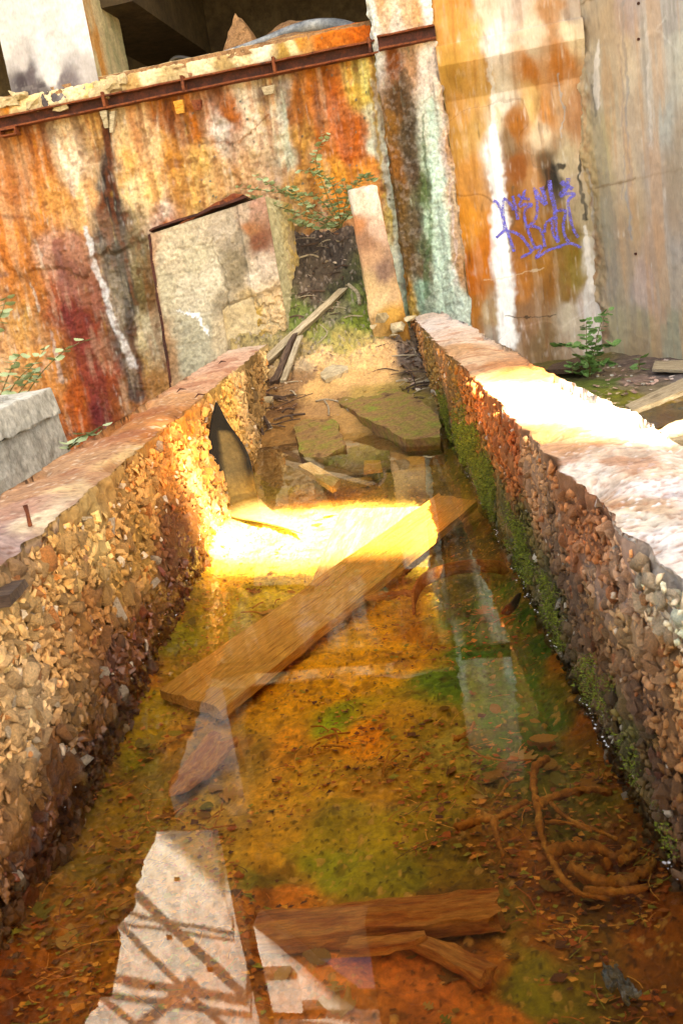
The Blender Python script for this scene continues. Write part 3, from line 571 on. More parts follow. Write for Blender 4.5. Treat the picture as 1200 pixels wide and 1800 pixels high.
for px, py, w_, h_, mt in ((186, 210, .03, .14, 'wood_grey'), (203, 213, .025, .17, 'wood_grey'), (316, 188, .045, .1, 'plank'), (347, 184, .045, .08, 'rust'), (473, 158, .06, .06, 'wood_grey')):
    q = uz(px, py, .08); s_ = -.05 if px == 203 else 0
    P = [wpt(q[0] - w_ * .8 + s_, q[1] - h_ / 2, .09), wpt(q[0] + w_ * .6 + s_, q[1] - h_ / 2, .09), wpt(q[0] + w_ * .6 + s_, q[1] - h_ / 2, .06), wpt(q[0] - w_ * .8 + s_, q[1] - h_ / 2, .06),
         wpt(q[0] - w_, q[1] + h_ / 2, .1), wpt(q[0] + w_, q[1] + h_ / 2, .1), wpt(q[0] + w_, q[1] + h_ / 2, .04), wpt(q[0] - w_, q[1] + h_ / 2, .04)]
    obj('shim', bm_mesh('shim', hexa(P, 7, .006, px), M[mt]), bld, label='wooden wedge hanging under the steel channel' if mt != 'rust' else 'rusty stub under the steel channel')
# pilaster
PW = '''690 100 8a4a1c;720 110 b08460;700 180 5e4020;720 240 50402a;730 300 5e4a38;730 400 605038;740 480 6a583e;700 300 80501c;690 220 906020;745 330 5a6c40;760 300 bcd8bc;760 200 d0d8c8;750 130 dccdc0;775 280 e4dcd4;780 400 d4e0d0;770 450 b4d0b8
790 500 ccdcd0;800 330 ccb090;795 250 cc9c70;810 480 b08458;810 400 c0a080;740 520 8cb09c;760 540 809080;680 20 dcbc9c;660 60 e4e4dc;700 40 ecdccc;740 30 d8a878;760 20 e8e8e4;760 70 ecdccf;710 500 906018;720 540 b8984c;755 400 a8c4a8;745 440 5c6848;670 0 d4a878
720 10 e0b890;700 350 6a4c20;715 450 6c5028;790 180 d4b090;810 540 c8dcd0;650 30 e4e8e4'''
def dispW(q, c):
    f1, f2, f3 = fbm(q * [1, .4, 1], 5, 4, 151), fbm(q, 22, 3, 152), fbm(q, 55, 2, 153); lo = sm(2.7, 2.5, q[:, 1])
    dd = .008 * f1 + (.004 + .007 * lo) * f2 + .004 * f3; ue = sm(.05, .0, .318 - q[:, 0]) + sm(.03, .0, q[:, 0] + .215)
    dd -= ue * .02 * (1 + f2); s = fbm(q * [1, .1, 1], 18, 3, 155)
    c = mixc(c, sm(.1, .6, s) * .35 * lo, hx('3c2c1c')); c = mixc(c, sm(.1, .6, fbm(q, 34, 3, 158)) * .1, hx('e8e0d8'))
    c = mixc(c, sm(3.35, 4.2, q[:, 1] + .5 * f1) * .92, hx('4a3c2a')); return dd, c * (1 + .12 * f1 + .16 * f2 + .2 * f3)[:, None], 0 * dd  # upper part painted dark, out of view, to soften the reflection's end
def postW(V, q):
    e = np.where(q[:, 0] > .1, 1, -1) * sm(.04, 0, np.minimum(.32 - q[:, 0], q[:, 0] + .217)); return V + AD * (e * .02 * fbm(q, 12, 3, 159))[:, None]
stW = [([(757, 175), (765, 300), (785, 540)], [.04, .08, .12], 'c4e0d0', .85, .7), ([(742, 200), (755, 400), (750, 520)], [.015, .03, .04], '54704c', .6, 1), ([(715, 130), (725, 250), (735, 400)], [.08, .06, .05], '44341f', .6, .6), ([(775, 200), (805, 500)], [.015, .015], 'e8d4d4', .4)]
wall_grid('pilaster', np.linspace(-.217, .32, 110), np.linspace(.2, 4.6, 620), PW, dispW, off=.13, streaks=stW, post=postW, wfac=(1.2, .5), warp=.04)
for du, nn in ((.316, AD), (-.213, -AD)):
    q0 = wpt(du, 0, .118); wall_grid('pilaster_side', np.linspace(0, .5, 24), np.linspace(.1, 4.6, 120), '700 100 c89c60', dispQ, p0=q0, d=-AN, n=nn)
# niche with the corbel and the graffiti
NW = '''800 30 dc9c50;810 10 cc8c40;850 20 dcc8b0;900 20 ccbcac;1000 10 b8a898;970 30 b88a60;830 90 dca860;870 80 ece4dc;930 80 dcccb4;1000 70 dcccac;820 140 c4944c;850 140 cca05c;930 120 b87028;990 110 b87434;810 200 c4904c;830 300 cc9048;830 230 c49c5c
810 250 c09048;820 400 d89034;830 480 bc6818;835 550 ac702c;850 450 c87420;880 200 d4c4a4;870 260 ece4dc;885 180 e0d8c8;900 260 80603c;910 220 a06428;930 180 dcb474;950 230 dcc4a4;960 200 c88848;990 180 c09870;1010 200 b88860;910 300 905424;930 330 b08050
960 300 5e4e38;975 315 2c2820;1000 290 b8a888;1010 330 b09c80;920 400 9a6020;960 400 946428;990 420 80642a;1000 440 78641c;920 490 b07030;970 500 906028;1000 520 846430;870 550 b09874;900 560 906c4c;940 560 906c4c;960 600 806848;1000 560 b0a490
1030 450 c0b8a8;1035 550 d0c8c0;800 130 b88c40;905 350 8a5a28;880 600 a8a094;1025 380 a09070;940 450 a06c28;1010 480 8a7434'''
def nich(V, q): return V
def dispN(q, c):
    f1, f2, f3 = fbm(q, 3, 4, 161), fbm(q, 16, 3, 162), fbm(q * [1, .15, 1], 22, 4, 163); dd = .008 * f1 + .004 * f2
    prof = np.interp(q[:, 1], [2.22, 2.47, 2.475, 2.63, 2.65, 9], [0, .2, .205, .2, .11, .1]); dd = dd + prof
    c = mixc(c, sm(.1, .7, f3) * .3, hx('8a5424')); c = mixc(c, sm(.2, .7, -f3) * .1, hx('f0e4cc'))
    ck = np.abs(fbm(q, 2.2, 3, 166)); lo = q[:, 1] < 2.2; 
    pl = sm(.02, .08, fbm(q, 1.7, 3, 168) - .05) * lo; dd += .008 * pl; c = mixc(c, (pl > .02) * (pl < .5) * .25 * sm(-.2, .3, f1), hx('4a3420'))
    c = mixc(c, sm(3.35, 4.2, q[:, 1] + .5 * f1) * .92, hx('4a3c2a')); return dd, c * (1 + .08 * f1 + .12 * f2)[:, None], 0 * dd  # unseen top painted dark to fade its reflection in the water
# white lime run, crack, dark hollow
stN = [([(864, 60), (860, 130), (868, 235)], [.035, .03, .04], 'eceae4', .75, .9), ([(868, 225), (872, 300), (884, 450), (893, 600)], [.045, .09, .14, .11], 'fcffff', 1.0, .25), ([(990, 290), (965, 300), (955, 340)], [.03, .06, .02], '28241c', .9, .9),
       ([(1022, 250), (1020, 320), (1027, 385)], [.02, .02, .03], '28241c', .9, .6), ([(905, 330), (898, 440)], [.02, .03], '5a4c38', .6, .8), ([(980, 130), (990, 240)], [.012, .008], 'a8a4a0', .8, .3), ([(1040, 80), (1043, 180)], [.02, .04], 'f4f0e8', .9, .7),
       ([(1028, 400), (1035, 480), (1036, 590)], [.03, .05, .06], 'd8d4cc', .8, .7), ([(850, 490), (880, 490), (960, 470)], [.008, .008, .008], 'e0d0b0', .5, .4), ([(890, 555), (930, 558), (975, 555)], [.008, .008, .008], '2c2418', .8, .3), ([(1000, 540), (990, 580)], [.05, .05], 'b8ac94', .7, .8)]
CU = (1.985 - .6) / .9917
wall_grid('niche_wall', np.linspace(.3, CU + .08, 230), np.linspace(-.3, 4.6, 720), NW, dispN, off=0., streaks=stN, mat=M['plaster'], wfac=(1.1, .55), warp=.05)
box('upper_overhang', .325, 1.5, 2.66, 4.6, -.3, .098, M['concrete_plain']) if False else None
# graffiti: loose violet spray strokes, read off the wall, laid 4 mm proud of it
G = lambda *a: [(850 + x * 250 / 1200, 280 + y * 250 / 1200) for x, y in a]
strokes = [G((80, 350), (115, 370), (150, 460), (165, 590), (105, 665)), G((165, 325), (160, 400), (180, 560), (230, 700), (255, 780)), G((165, 325), (215, 370), (250, 430)), G((105, 660), (150, 620), (210, 605), (300, 640), (360, 710), (395, 780), (310, 830)),
           G((240, 310), (265, 400), (285, 510)), G((350, 255), (325, 320), (290, 400)), G((285, 300), (330, 325), (385, 340)), G((300, 400), (350, 380), (400, 385), (345, 430), (345, 510), (385, 640), (430, 745)),
           G((420, 240), (440, 320), (450, 420), (430, 510), (370, 570)), G((370, 570), (440, 570), (490, 620), (515, 740)), G((430, 260), (470, 330), (520, 385)), G((485, 235), (505, 300), (520, 385)), G((550, 180), (565, 290), (590, 380), (605, 510)),
           G((510, 620), (520, 550), (560, 510), (600, 500), (610, 600), (630, 700)), G((575, 520), (580, 620), (625, 700)), G((590, 450), (640, 430), (690, 440), (670, 540), (680, 640), (715, 700)), G((650, 190), (690, 220), (750, 250)), G((710, 160), (700, 230), (640, 310)),
           G((640, 315), (700, 290), (765, 295), (710, 350), (720, 450), (750, 580), (795, 660)), G((400, 770), (490, 735), (440, 830), (540, 770), (640, 735), (730, 710), (820, 745))]
VV, FF = [], []; r = np.random.RandomState(4)
for si, s_ in enumerate(strokes):
    pts = np.array(spline([uz(*p, .01) for p in s_], 9)); w0 = .0125 if si not in (10, 11, 12, 16, 17) else .019
    if len(pts) < 2: continue
    tn = np.gradient(pts, axis=0); tn /= np.linalg.norm(tn, axis=1, keepdims=True) + 1e-9; nm = np.stack([-tn[:, 1], tn[:, 0]], 1)
    ww = w0 * (.75 + .35 * r.rand(len(pts))); b0 = len(VV)
    q3 = np.column_stack([pts, np.zeros(len(pts))]); dd = .008 * fbm(q3, 3, 4, 161) + .004 * fbm(q3, 16, 3, 162) + .008 * sm(.02, .08, fbm(q3, 1.7, 3, 168) - .05)
    for p, n_, w_, h_ in zip(pts, nm, ww, dd): VV += [wpt(*(p + n_ * w_), h_ + .006), wpt(*(p - n_ * w_), h_ + .006)]
    for i in range(len(pts) - 1): FF.append([b0 + 2 * i, b0 + 2 * i + 2, b0 + 2 * i + 3, b0 + 2 * i + 1])
obj('graffiti', mesh('graffiti', VV, FF, M['graf']), bld, label='violet spray paint scrawl')
# smooth grey wall that turns towards the camera
B0 = wpt(CU, 0, 0); BD = nrm([.515, -.857, 0]); BN = nrm([-.857, -.515, 0])
RW = '''1060 30 c0b098;1100 20 b8a8a4;1180 20 b4b0ac;1060 130 c0b8a4;1100 100 dccdb4;1150 150 c0b8ac;1190 100 c8c8bc;1060 250 bcac84;1100 300 ccb89c;1150 300 b8aca0;1190 300 b0aca0;1060 400 b0a484;1100 430 bca080;1150 430 bc a088;1190 420 b8aca0
1070 500 b0a088;1130 500 c8b0a0;1190 500 bcac98;1080 580 bcb08c;1130 590 b8ac88;1190 600 aca88c;1050 480 b09874;1045 330 b09a70;1048 560 b09878;1170 220 b4b4ac;1120 200 c4b098;1110 380 b8a080'''
def dispB(q, c):
    f1, f2, f3 = fbm(q, 2.5, 4, 171), fbm(q, 20, 3, 172), fbm(q * [1, .06, 1], 16, 4, 173); e = sm(.22, 0, q[:, 0])
    dd = .004 * f1 + .002 * f2 + e * (.03 * f1 - .01 + .015 * f2)
    c = mixc(c, sm(.1, .6, f3) * .4, hx('8c8880')); c = mixc(c, sm(.1, .6, -f3) * .4, hx('d0a070')); c = mixc(c, sm(.1, .6, fbm(q * [1, .4, 1], 2, 4, 178)) * .35, hx('b89060'))
    for z0, a in ((1.33, .12), (2.75, .1)): c = mixc(c, np.exp(-((q[:, 1] - z0 - .01 * f2) / .01) ** 2) * (.3 + .5 * (f1 > 0)), hx('8c7454'))
    c = mixc(c, e * sm(0, .5, fbm(q, 8, 3, 175)) * .5, hx('8c5424'))
    c = mixc(c, sm(3.35, 4.2, q[:, 1] + .5 * f1) * .92, hx('4a3c2a')); return dd, c * (1 + .05 * f1 + .09 * f2)[:, None], 0 * dd  # top darkened above the view to weaken the mirrored wall
stB = [([(1052, 70), (1046, 130), (1048, 190)], [.03, .05, .03], 'f0ece4', .9, .8), ([(1040, 150), (1046, 205)], [.02, .03], '4a4640', .6, 1), ([(1098, 0), (1100, 200), (1108, 420)], [.02, .025, .02], '94989c', .6, .3), ([(1088, 80), (1096, 350)], [.02, .01], '989494', .5, .4),
       ([(1135, 60), (1145, 260)], [.02, .015], 'dcd4cc', .5, .4), ([(1170, 30), (1150, 50), (1195, 90)], [.02, .015, .01], 'dcdcd8', .5, .8), ([(1032, 300), (1040, 420), (1036, 600)], [.02, .04, .05], 'c0b8ac', .6, .8), ([(1130, 470), (1160, 560)], [.1, .08], 'c8a898', .35)]
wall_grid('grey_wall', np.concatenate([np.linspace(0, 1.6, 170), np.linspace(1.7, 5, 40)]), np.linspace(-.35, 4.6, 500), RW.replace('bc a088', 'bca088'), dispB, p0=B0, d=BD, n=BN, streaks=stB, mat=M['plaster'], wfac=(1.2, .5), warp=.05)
for a, b_, dx in ((1020, 8, 1), (1122, 69, 1), (1117, 446, 1)):
    if a < 1040: a = 1122; b_ = 6
    q = on_pl(a, b_, B0, BN); bm = bmesh.new(); tube(bm, [q + BN * -.02, q + BN * .01], .011, 10); obj('tie_hole', bm_mesh('tie_hole', bm, M['rustdark']), bld)
# upper storey, sunlit, seen only as a reflection in the water
U = lambda x: (x - .6) / .9917
box('upper_wall', U(-7), U(-2.5), 4.6, 9.5, -.3, .02, M['facade'], cuts=0)
box('upper_wall', U(-2.5), U(-2.24), 4.6, 9.5, -.3, -.18, M['dark_int_shade'])
box('upper_wall', U(-2.24), U(-1.0), 7.0, 9.5, -.3, .02, M['facade'])
def upoly(pts, o1, mat):
    bm = bmesh.new(); f_ = bm.faces.new([bm.verts.new(wpt(U(x), z, o1)) for x, z in pts]); r_ = bmesh.ops.extrude_face_region(bm, geom=[f_])
    for v in r_['geom']:
        if isinstance(v, bmesh.types.BMVert): v.co += Vector(AN * -.3)
    bmesh.ops.recalc_face_normals(bm, faces=bm.faces[:]); obj('upper_wall', bm_mesh('upper_wall', bm, mat), bld)
upoly([(-2.24, 5.85), (-1.75, 6.42), (-1.7, 6.5), (-1.25, 7.0), (-2.24, 7.0)], .018, M['facade'])  # slanted lower edge follows the shadow boundary, shade put into the shape
box('upper_wall', U(-1.0), U(4), 5.9, 9.5, -.3, .01, M['dark_int_shade'])  # dark material stands in for the shaded part of the facade
box('upper_wall', U(.4), U(4), 4.6, 5.9, -.3, .01, M['dark_int_shade'])
box('wall_block', U(-2.2), U(-1.85), 6.5, 6.95, .022, .1, M['facade'], bevel=.01)
box('wall_ledge', U(-2.24), U(-1.6), 6.98, 7.03, .022, .12, M['rust'])
for x, z in ((-3.0, 5.2), (-3.25, 5.95), (-2.85, 6.4), (-3.6, 6.6), (-1.9, 6.6)):
    box('form_hole', U(x) - .03, U(x) + .03, z, z + .05, .021, .03, M['rust'])
# the flattened grey hose, the peaked rock and small stones on the sill
bm = bmesh.new(); pts = [(392, 92), (430, 82), (470, 68), (510, 52), (550, 42), (590, 42), (625, 52), (660, 70)]
tube(bm, spline([wpt(*(uz(a, b_, -.2) + [0, .0]), -.2 - .02 * i) for i, (a, b_) in enumerate(pts)], 5), np.interp(np.linspace(0, 1, 36), [0, .15, .5, .8, 1], [.015, .04, .07, .085, .08]).tolist(), 14, .75)
obj('hose', bm_mesh('hose', bm, M['pipe'], True), label='thick grey rubber hose lying on the sill of the dark opening', category='hose')
bm = bmesh.new(); tube(bm, spline([wpt(*uz(a, b_, -.12), -.12) for a, b_ in ((300, 110), (308, 103), (322, 102), (345, 108))], 4), .022, 8)
obj('hose_end', bm_mesh('hose_end', bm, M['black'], True), label='short black bent hose end poking over the sill by the pillar', category='hose')
q = uz(418, 62, -.5); bm = bmesh.new()
for du, dz, o in ((-.15, -.16, -.4), (.17, -.14, -.4), (.02, .18, -.5), (.1, .05, -.42), (-.14, -.1, -.66), (.2, -.14, -.7), (.06, .12, -.6), (-.07, .04, -.45)): bm.verts.new(wpt(q[0] + du, q[1] + dz, o))
bmesh.ops.convex_hull(bm, input=bm.verts[:]); bmesh.ops.subdivide_edges(bm, edges=bm.edges[:], cuts=2, use_grid_fill=True)
for v in bm.verts: v.co += Vector([rnd.uniform(-.01, .01) for _ in range(3)])
obj('rock', bm_mesh('rock', bm, M['dirt']), label='pointed tan rock standing on rubble inside the dark opening', category='rock')
def pebble(name, p, s_, mat, seed, **kw):
    v, f = CH[seed % 16]; v2 = (v * s_) @ np.array(Matrix.Rotation(seed * 1.7, 3, 'Z')).T
    return obj(name, mesh(name, v2, f, mat, smooth=False), loc=tuple(p), **kw)
for i, (a, b_, s_, l_) in enumerate([(300, 110, .02, 'small pale stone on the sill beside the black hose end'), (248, 122, .03, 'reddish stone on the sill just right of the pillar'), (340, 103, .025, 'pale stone on the sill under the rubble heap'),
                                     (422, 85, .05, 'tan stone at the low end of the grey hose'), (222, 126, .035, 'grey stone on the sill in the corner of the pillar')]):
    q = uz(a, b_, -.03); pebble('stone', wpt(*q, -.03), s_, M['concrete_warm'] if i != 1 else M['rust'], i, label=l_, category='stone')
# ================================================================== BLOCKS, POSTS AND LOW WALLS
def yz(px, py, y): return on_pl(px, py, (0, y, 0), (0, 1, 0))
# leaning concrete abutment with rusty plates
blk = thing('concrete_abutment', 'big square concrete block with rusty edges at the far end of the left channel wall', 'concrete block', (-1.2, 8.2, 0))
BC = '''300 450 d0c4a4;350 400 c0b498;400 400 b8ac94;440 400 a8744c;455 430 7e5038;430 370 bca890;290 500 c0b898;340 520 ccc4a8;380 480 d0c8ac;410 470 908468;400 540 a09478;350 580 b8b498;440 520 c8b080;450 560 b8984c;470 540 dcc090;420 560 c0b498
330 620 b0ac90;460 470 d0c0a8;272 440 b89878;290 620 b08c64;425 420 9c9078;445 360 b89078;395 590 ccbc98;350 450 c4bc9c;450 490 dccfb4'''
def blk_face():
    # (s,t) on the quad of its four corners
    tl, tr, br, bl = yz(262, 412, 8.0), yz(466, 345, 8.02), yz(508, 585, 7.98), yz(303, 690, 7.96)
    s_, t_ = np.meshgrid(np.linspace(0, 1, 150), np.linspace(0, 1, 170), indexing='ij'); s_, t_ = s_.reshape(-1, 1), t_.reshape(-1, 1)
    V = (tl * (1 - s_) + tr * s_) * (1 - t_) + (bl * (1 - s_) + br * s_) * t_
    return V, s_[:, 0], t_[:, 0]
V, s_, t_ = blk_face(); top_ = sm(.0, .85, s_)
f1, f2, f3 = fbm(V, 5, 4, 181), fbm(V, 20, 3, 182), fbm(V, 50, 2, 183)
c = paint(V, parse(BC, lambda a, b_: yz(a, b_, 8.0)), (1, 0, .7), .05, 6)
V[:, 1] -= .006 * f2 + .01 * f1 + .004 * f3
rt = sm(.55, .75, s_) * sm(.5, .8, t_); V[:, 1] -= rt * (.03 * f1 + .02 * f2)
V[:, 1] += .05 * sm(.2, .6, f1 + f2) * rt - .03 * (s_ > .76) + .04 * sm(.6, .66, t_ + .04 * f1) * (s_ > .5)
for k in range(1, 7):
    ln = np.exp(-((V[:, 2] - (.42 + .19 * k) - .004 * f2) / .006) ** 2) * (s_ < .5 + .1 * f1); V[:, 1] += .004 * ln; c = mixc(c, ln * .2, hx('7a6c48'))
ck = np.exp(-((s_ - .52 - .07 * fbm(V * [0, 0, 1], 6, 4, 185)) / .008) ** 2) * (t_ > .15); V[:, 1] += .012 * ck; c = mixc(c, ck * .35, hx('5a4c30'))
c = mixc(c, sm(.2, .6, fbm(V, 26, 3, 188)) * .35, hx('6a6048')); c = mixc(c, sm(.03, 0, s_) * .6, hx('a87c54')); c = c * np.array([.97, .95, .98])
q = yz(350, 560, 8)
c = mixc(c, seg(V[:, [0, 2]] + .02 * np.stack([f2, f3], 1), [yz(*p, 8)[[0, 2]] for p in ((312, 547), (345, 553), (362, 575), (368, 592))], [.01, .025, .02, .005]) * 1.6, hx('f4f8f8'))
obj('front_face', mesh('front_face', V, gridf(150, 170)[:, ::-1], M['concrete'], c * (1 + .08 * f1 + .14 * f2 + .16 * f3)[:, None]), blk)
tl, tr, br, bl = yz(262, 412, 8.0), yz(466, 345, 8.02), yz(508, 585, 7.98), yz(303, 690, 7.96); bk = np.array([.0, .8, 0]); tr2 = tr + [.17, .62, -.05]; br2 = br + [.1, .5, 0]
gs, gt = np.meshgrid(np.linspace(0, 1, 40), np.linspace(0, 1, 110), indexing='ij'); gs, gt = gs.reshape(-1, 1), gt.reshape(-1, 1)
V = (tr * (1 - gs) + tr2 * gs) * (1 - gt) + (br * (1 - gs) + br2 * gs) * gt; f1, f2 = fbm(V, 7, 4, 191), fbm(V, 35, 3, 192)
V[:, 0] += .012 * f2 * (gs[:, 0] > .05) + .02 * sm(.5, 1, gs[:, 0]) * f1; c = mixc(np.tile(hx('c4bc94'), (len(V), 1)), sm(.3, .9, gs[:, 0] + .2 * f1), hx('d8b86c')); c = mixc(c, sm(.1, .7, f1) * .4, hx('8a8c74'))
obj('side_face', mesh('side_face', V, gridf(40, 110), M['concrete'], c * (1 + .2 * f2)[:, None]), blk)
e_ = np.array([0, .02, 0])
P = [bl + e_ + [0, 0, -.5], br + e_ + [0, 0, -.5], br2 + [-.02, 0, -.5], bl + bk + [0, 0, -.5], tl + e_ + [.004, 0, -.004], tr + e_ + [-.006, 0, -.006], tr2 + [-.01, 0, -.01], tl + bk + [.004, 0, -.004]]
obj('body', bm_mesh('body', hexa(P), M['concrete_warm']), blk)
ta, tb = yz(262, 408, 7.98), yz(432, 347, 7.98)
P = [ta + [0, 0, .0], tb + [0, 0, .0], tb + [0, .6, 0], ta + [0, .6, 0], ta + [0, 0, .014], tb + [0, 0, .02], tb + [0, .6, .02], ta + [0, .6, .014]]
obj('rust_plate', bm_mesh('rust_plate', hexa(P, 24, .008, 3), M['rustdark']), blk)
P = [p + np.array([.05, -.01, .03 + .0 * i]) for i, p in enumerate(P)]; P = [ta + [.25, .02, .02], tb + [-.02, .02, .024], tb + [-.02, .3, .03], ta + [.25, .3, .03], ta + [.25, .02, .03], tb + [-.1, .02, .05], tb + [-.1, .3, .05], ta + [.25, .3, .034]]
obj('rust_plate', bm_mesh('rust_plate', hexa(P, 24, .008, 8), M['rust']), blk)
P = [bl + [-.014, -.005, 0], bl + [.008, -.005, 0], bl + [.008, .02, 0], bl + [-.014, .02, 0], tl + [-.014, -.005, 0], tl + [.008, -.005, 0], tl + [.008, .02, 0], tl + [-.014, .02, 0]]
obj('rust_edge', bm_mesh('rust_edge', hexa(P, 30, .006, 5), M['rustdark']), blk)
# leaning post
a, b_, c_, d_ = yz(612, 335, 7.9), yz(660, 324, 7.9), yz(718, 572, 7.7), yz(655, 580, 7.7)
P = [d_ + [0, 0, -.15], c_ + [0, 0, -.15], c_ + [0, .22, -.15], d_ + [0, .22, -.15], a, b_, b_ + [0, .22, .02], a + [0, .22, .02]]
bm = hexa(P, 46, .011, 6, .02); me = bm_mesh('concrete_post', bm, M['concrete']); co = np.array([v.co[:] for v in me.vertices])
PO = '''640 350 dcc8b0;630 400 b87c50;660 400 d0b098;650 450 bc9470;670 480 8c6e5c;670 520 d8b888;690 550 c89848;700 560 b07c34;620 350 e0d0bc;640 500 c8a878;690 520 c4a074;655 340 e8dcc8;645 420 9c7458'''
f1, f2, f3 = fbm(co, 8, 3, 201), fbm(co, 30, 3, 202), fbm(co, 70, 2, 203); c = paint(co, parse(PO, lambda a, b_: yz(a, b_, 7.8)), (1, 0, .8), .04, 8) * (1 + .1 * f1 + .2 * f2 + .15 * f3)[:, None]
at_ = me.color_attributes.new('Col', 'FLOAT_COLOR', 'POINT'); at_.data.foreach_set('color', np.column_stack([np.clip(c, .01, .85), np.zeros(len(c))]).astype(np.float32).ravel())
obj('concrete_post', me, label='leaning tan concrete post standing at the far end of the right channel wall', category='post')
# crumbly foot rocks of the post
for i, (x, y, s) in enumerate([(668, 560, .09), (700, 575, .1), (720, 560, .08), (690, 590, .06), (655, 575, .05)]):
    q = yz(x, y, 7.62); v, f = CH[(i * 3) % 16]; bm = bmesh.new(); vs = [bm.verts.new(p * s) for p in v]
    for t3 in f: bm.faces.new([vs[j] for j in t3])
    bmesh.ops.subdivide_edges(bm, edges=bm.edges[:], cuts=3, use_grid_fill=True)
    A = np.array([v.co[:] for v in bm.verts]) * 1.0; nn = fbm(A + i, 30, 3, 5)
    for v, d_ in zip(bm.verts, nn): v.co *= 1 + .12 * float(d_)
    obj('rock', bm_mesh('rock', bm, M['concrete_warm']), loc=tuple(q), category='rock', label=['crumbly ochre rock under the leaning post', 'largest ochre rock between the leaning post and the right wall end', 'ochre rock against the pilaster above the right wall end', 'small ochre rock in front of the leaning post', 'smallest ochre rock at the left corner of the leaning post'][i])
# low grey wall at the left edge
low = thing('low_wall', 'pale grey low concrete wall with a projecting cap at the left edge of the picture', 'wall', (-2.1, 4.5, 0))
y1 = 5.62
P = [(-2.5, 2.0, -.5), (-1.93, 2.0, -.5), (-1.78, y1 + .02, -.5), (-2.5, y1, -.5), (-2.5, 2.0, .44), (-1.93, 2.0, .44), (-1.92, y1, .44), (-2.5, y1, .44)]
obj('body', bm_mesh('body', hexa(P, 50, .012, 12), M['concrete_plain']), low)
P = [(-2.55, 2.0, .445), (-1.88, 2.0, .445), (-1.88, y1 - .02, .445), (-2.55, y1 - .02, .445), (-2.55, 2.0, .60), (-1.90, 2.0, .60), (-1.90, y1 - .04, .60), (-2.55, y1 - .04, .60)]
cap_ = obj('cap', bm_mesh('cap', hexa(P, 60, .008, 14, .012), M['concrete_plain']), low)
for i in range(26): 
    v, f = CH[i % 16]; o = bpy.data.objects.new('cap_stone', CHM[i % 16]); s = rnd.uniform(.02, .05)
    o.location = (rnd.uniform(-2.45, -1.99), rnd.uniform(4.0, 5.5), .605); o.rotation_euler = (rnd.uniform(0, 6), rnd.uniform(0, 6), 0); o.scale = (s, s, s); o.color = (.5, .48, .42, 0)
    o.location = Vector(o.location) - low.location; link(o, low)
# ================================================================== TIMBER AND SHEETS IN AND AROUND THE CHANNEL
def plank(name, c4, th, mat, label, cat='plank', cuts=40, jit=.003, seed=1, ragged=.0, **kw):
    """c4: near-left, near-right, far-right, far-left corners of the upper face"""
    A, B, C_, Dd = [np.array(p, float) for p in c4]; mid = (A + B + C_ + Dd) / 4; xa = nrm((C_ + Dd) / 2 - (A + B) / 2); za = nrm(np.cross(xa, (A - B) + (Dd - C_))); 
    if za[2] < 0: za = -za
    ya = np.cross(za, xa); R = np.array([xa, ya, za]).T
    loc = [(p - mid) @ R for p in (A, B, C_, Dd)]; lo = [p - [0, 0, th] for p in loc]
    P = lo + loc; P = [P[i] for i in (0, 1, 2, 3, 4, 5, 6, 7)]
    bm = hexa(P, cuts, jit, seed); L0 = np.linalg.norm((C_ + Dd) / 2 - (A + B) / 2)
    if ragged:
        for v in bm.verts:
            e = max(0, abs(v.co.x) - L0 / 2 + .05) / .05
            if e > 0: v.co.x += ragged * e * vn(np.array([[v.co.y * 60, v.co.z * 50, seed]]))[0]
    bmesh.ops.recalc_face_normals(bm, faces=bm.faces[:])
    o = obj(name, bm_mesh(name, bm, mat), label=label, category=cat, **kw)
    o.matrix_world = Matrix([[*R[0], mid[0]], [*R[1], mid[1]], [*R[2], mid[2]], [0, 0, 0, 1]]); return o
plank('plank', [on_z(280, 1212, -.052), on_z(388, 1250, -.052), on_z(838, 881, -.004), on_z(768, 869, -.004)], .028, M['plank'], 'long silt-covered plank lying slantwise across the middle of the water', seed=3, ragged=.01)
plank('board', [on_z(548, 1022, -.07), on_z(656, 1052, -.07), on_z(748, 889, -.045), on_z(600, 895, -.045)], .025, M['plank_light'], 'wide pale sunken board crossing under the long slanting plank', cat='board', seed=4, ragged=.006)
plank('plank', [on_z(440, 1655, -.05), on_z(432, 1605, -.045), on_z(858, 1562, -.045), on_z(868, 1612, -.055)], .035, M['plank_red'], 'rust-brown silted plank lying crosswise near the bottom of the picture', seed=5, ragged=.02, jit=.005)
plank('plank', [on_z(715, 1655, -.07), on_z(735, 1640, -.07), on_z(865, 1690, -.06), on_z(850, 1720, -.06)], .02, M['plank_red'], 'short silted plank below the crosswise plank, half buried in rust', seed=6, ragged=.02, jit=.006)
plank('plank', [on_z(600, 1668, -.06), on_z(600, 1648, -.06), on_z(735, 1632, -.055), on_z(738, 1650, -.055)], .015, M['plank_red'], 'narrow broken strip of wood beside the rust-brown crosswise plank', seed=7, ragged=.02, jit=.006)
plank('wood_piece', [on_z(525, 818, .004), on_z(545, 812, .008), on_z(597, 842, -.006), on_z(585, 858, -.01)], .03, M['plank_light'], 'small broken wood piece half out of the water below the mossy slab', cat='wood', seed=8, ragged=.012, cuts=20)
plank('wood_piece', [on_z(640, 828, -.02), on_z(640, 810, -.02), on_z(668, 808, -.02), on_z(672, 824, -.02)], .02, M['plank'], 'small square wood chip in the water near the right bank', cat='wood', seed=9, cuts=12)
plank('wood_piece', [on_z(418, 1300, -.05), on_z(370, 1285, -.05), on_z(290, 1375, -.06), on_z(310, 1395, -.06)], .015, M['plank_red'], 'ragged brown bark sheet sunken below the near end of the long plank', cat='bark', seed=19, cuts=26, jit=.012, ragged=.03)
g = lambda a, b_, dz=.03: on_h(a, b_, lambda x, y: bank_h(x, y) + dz)
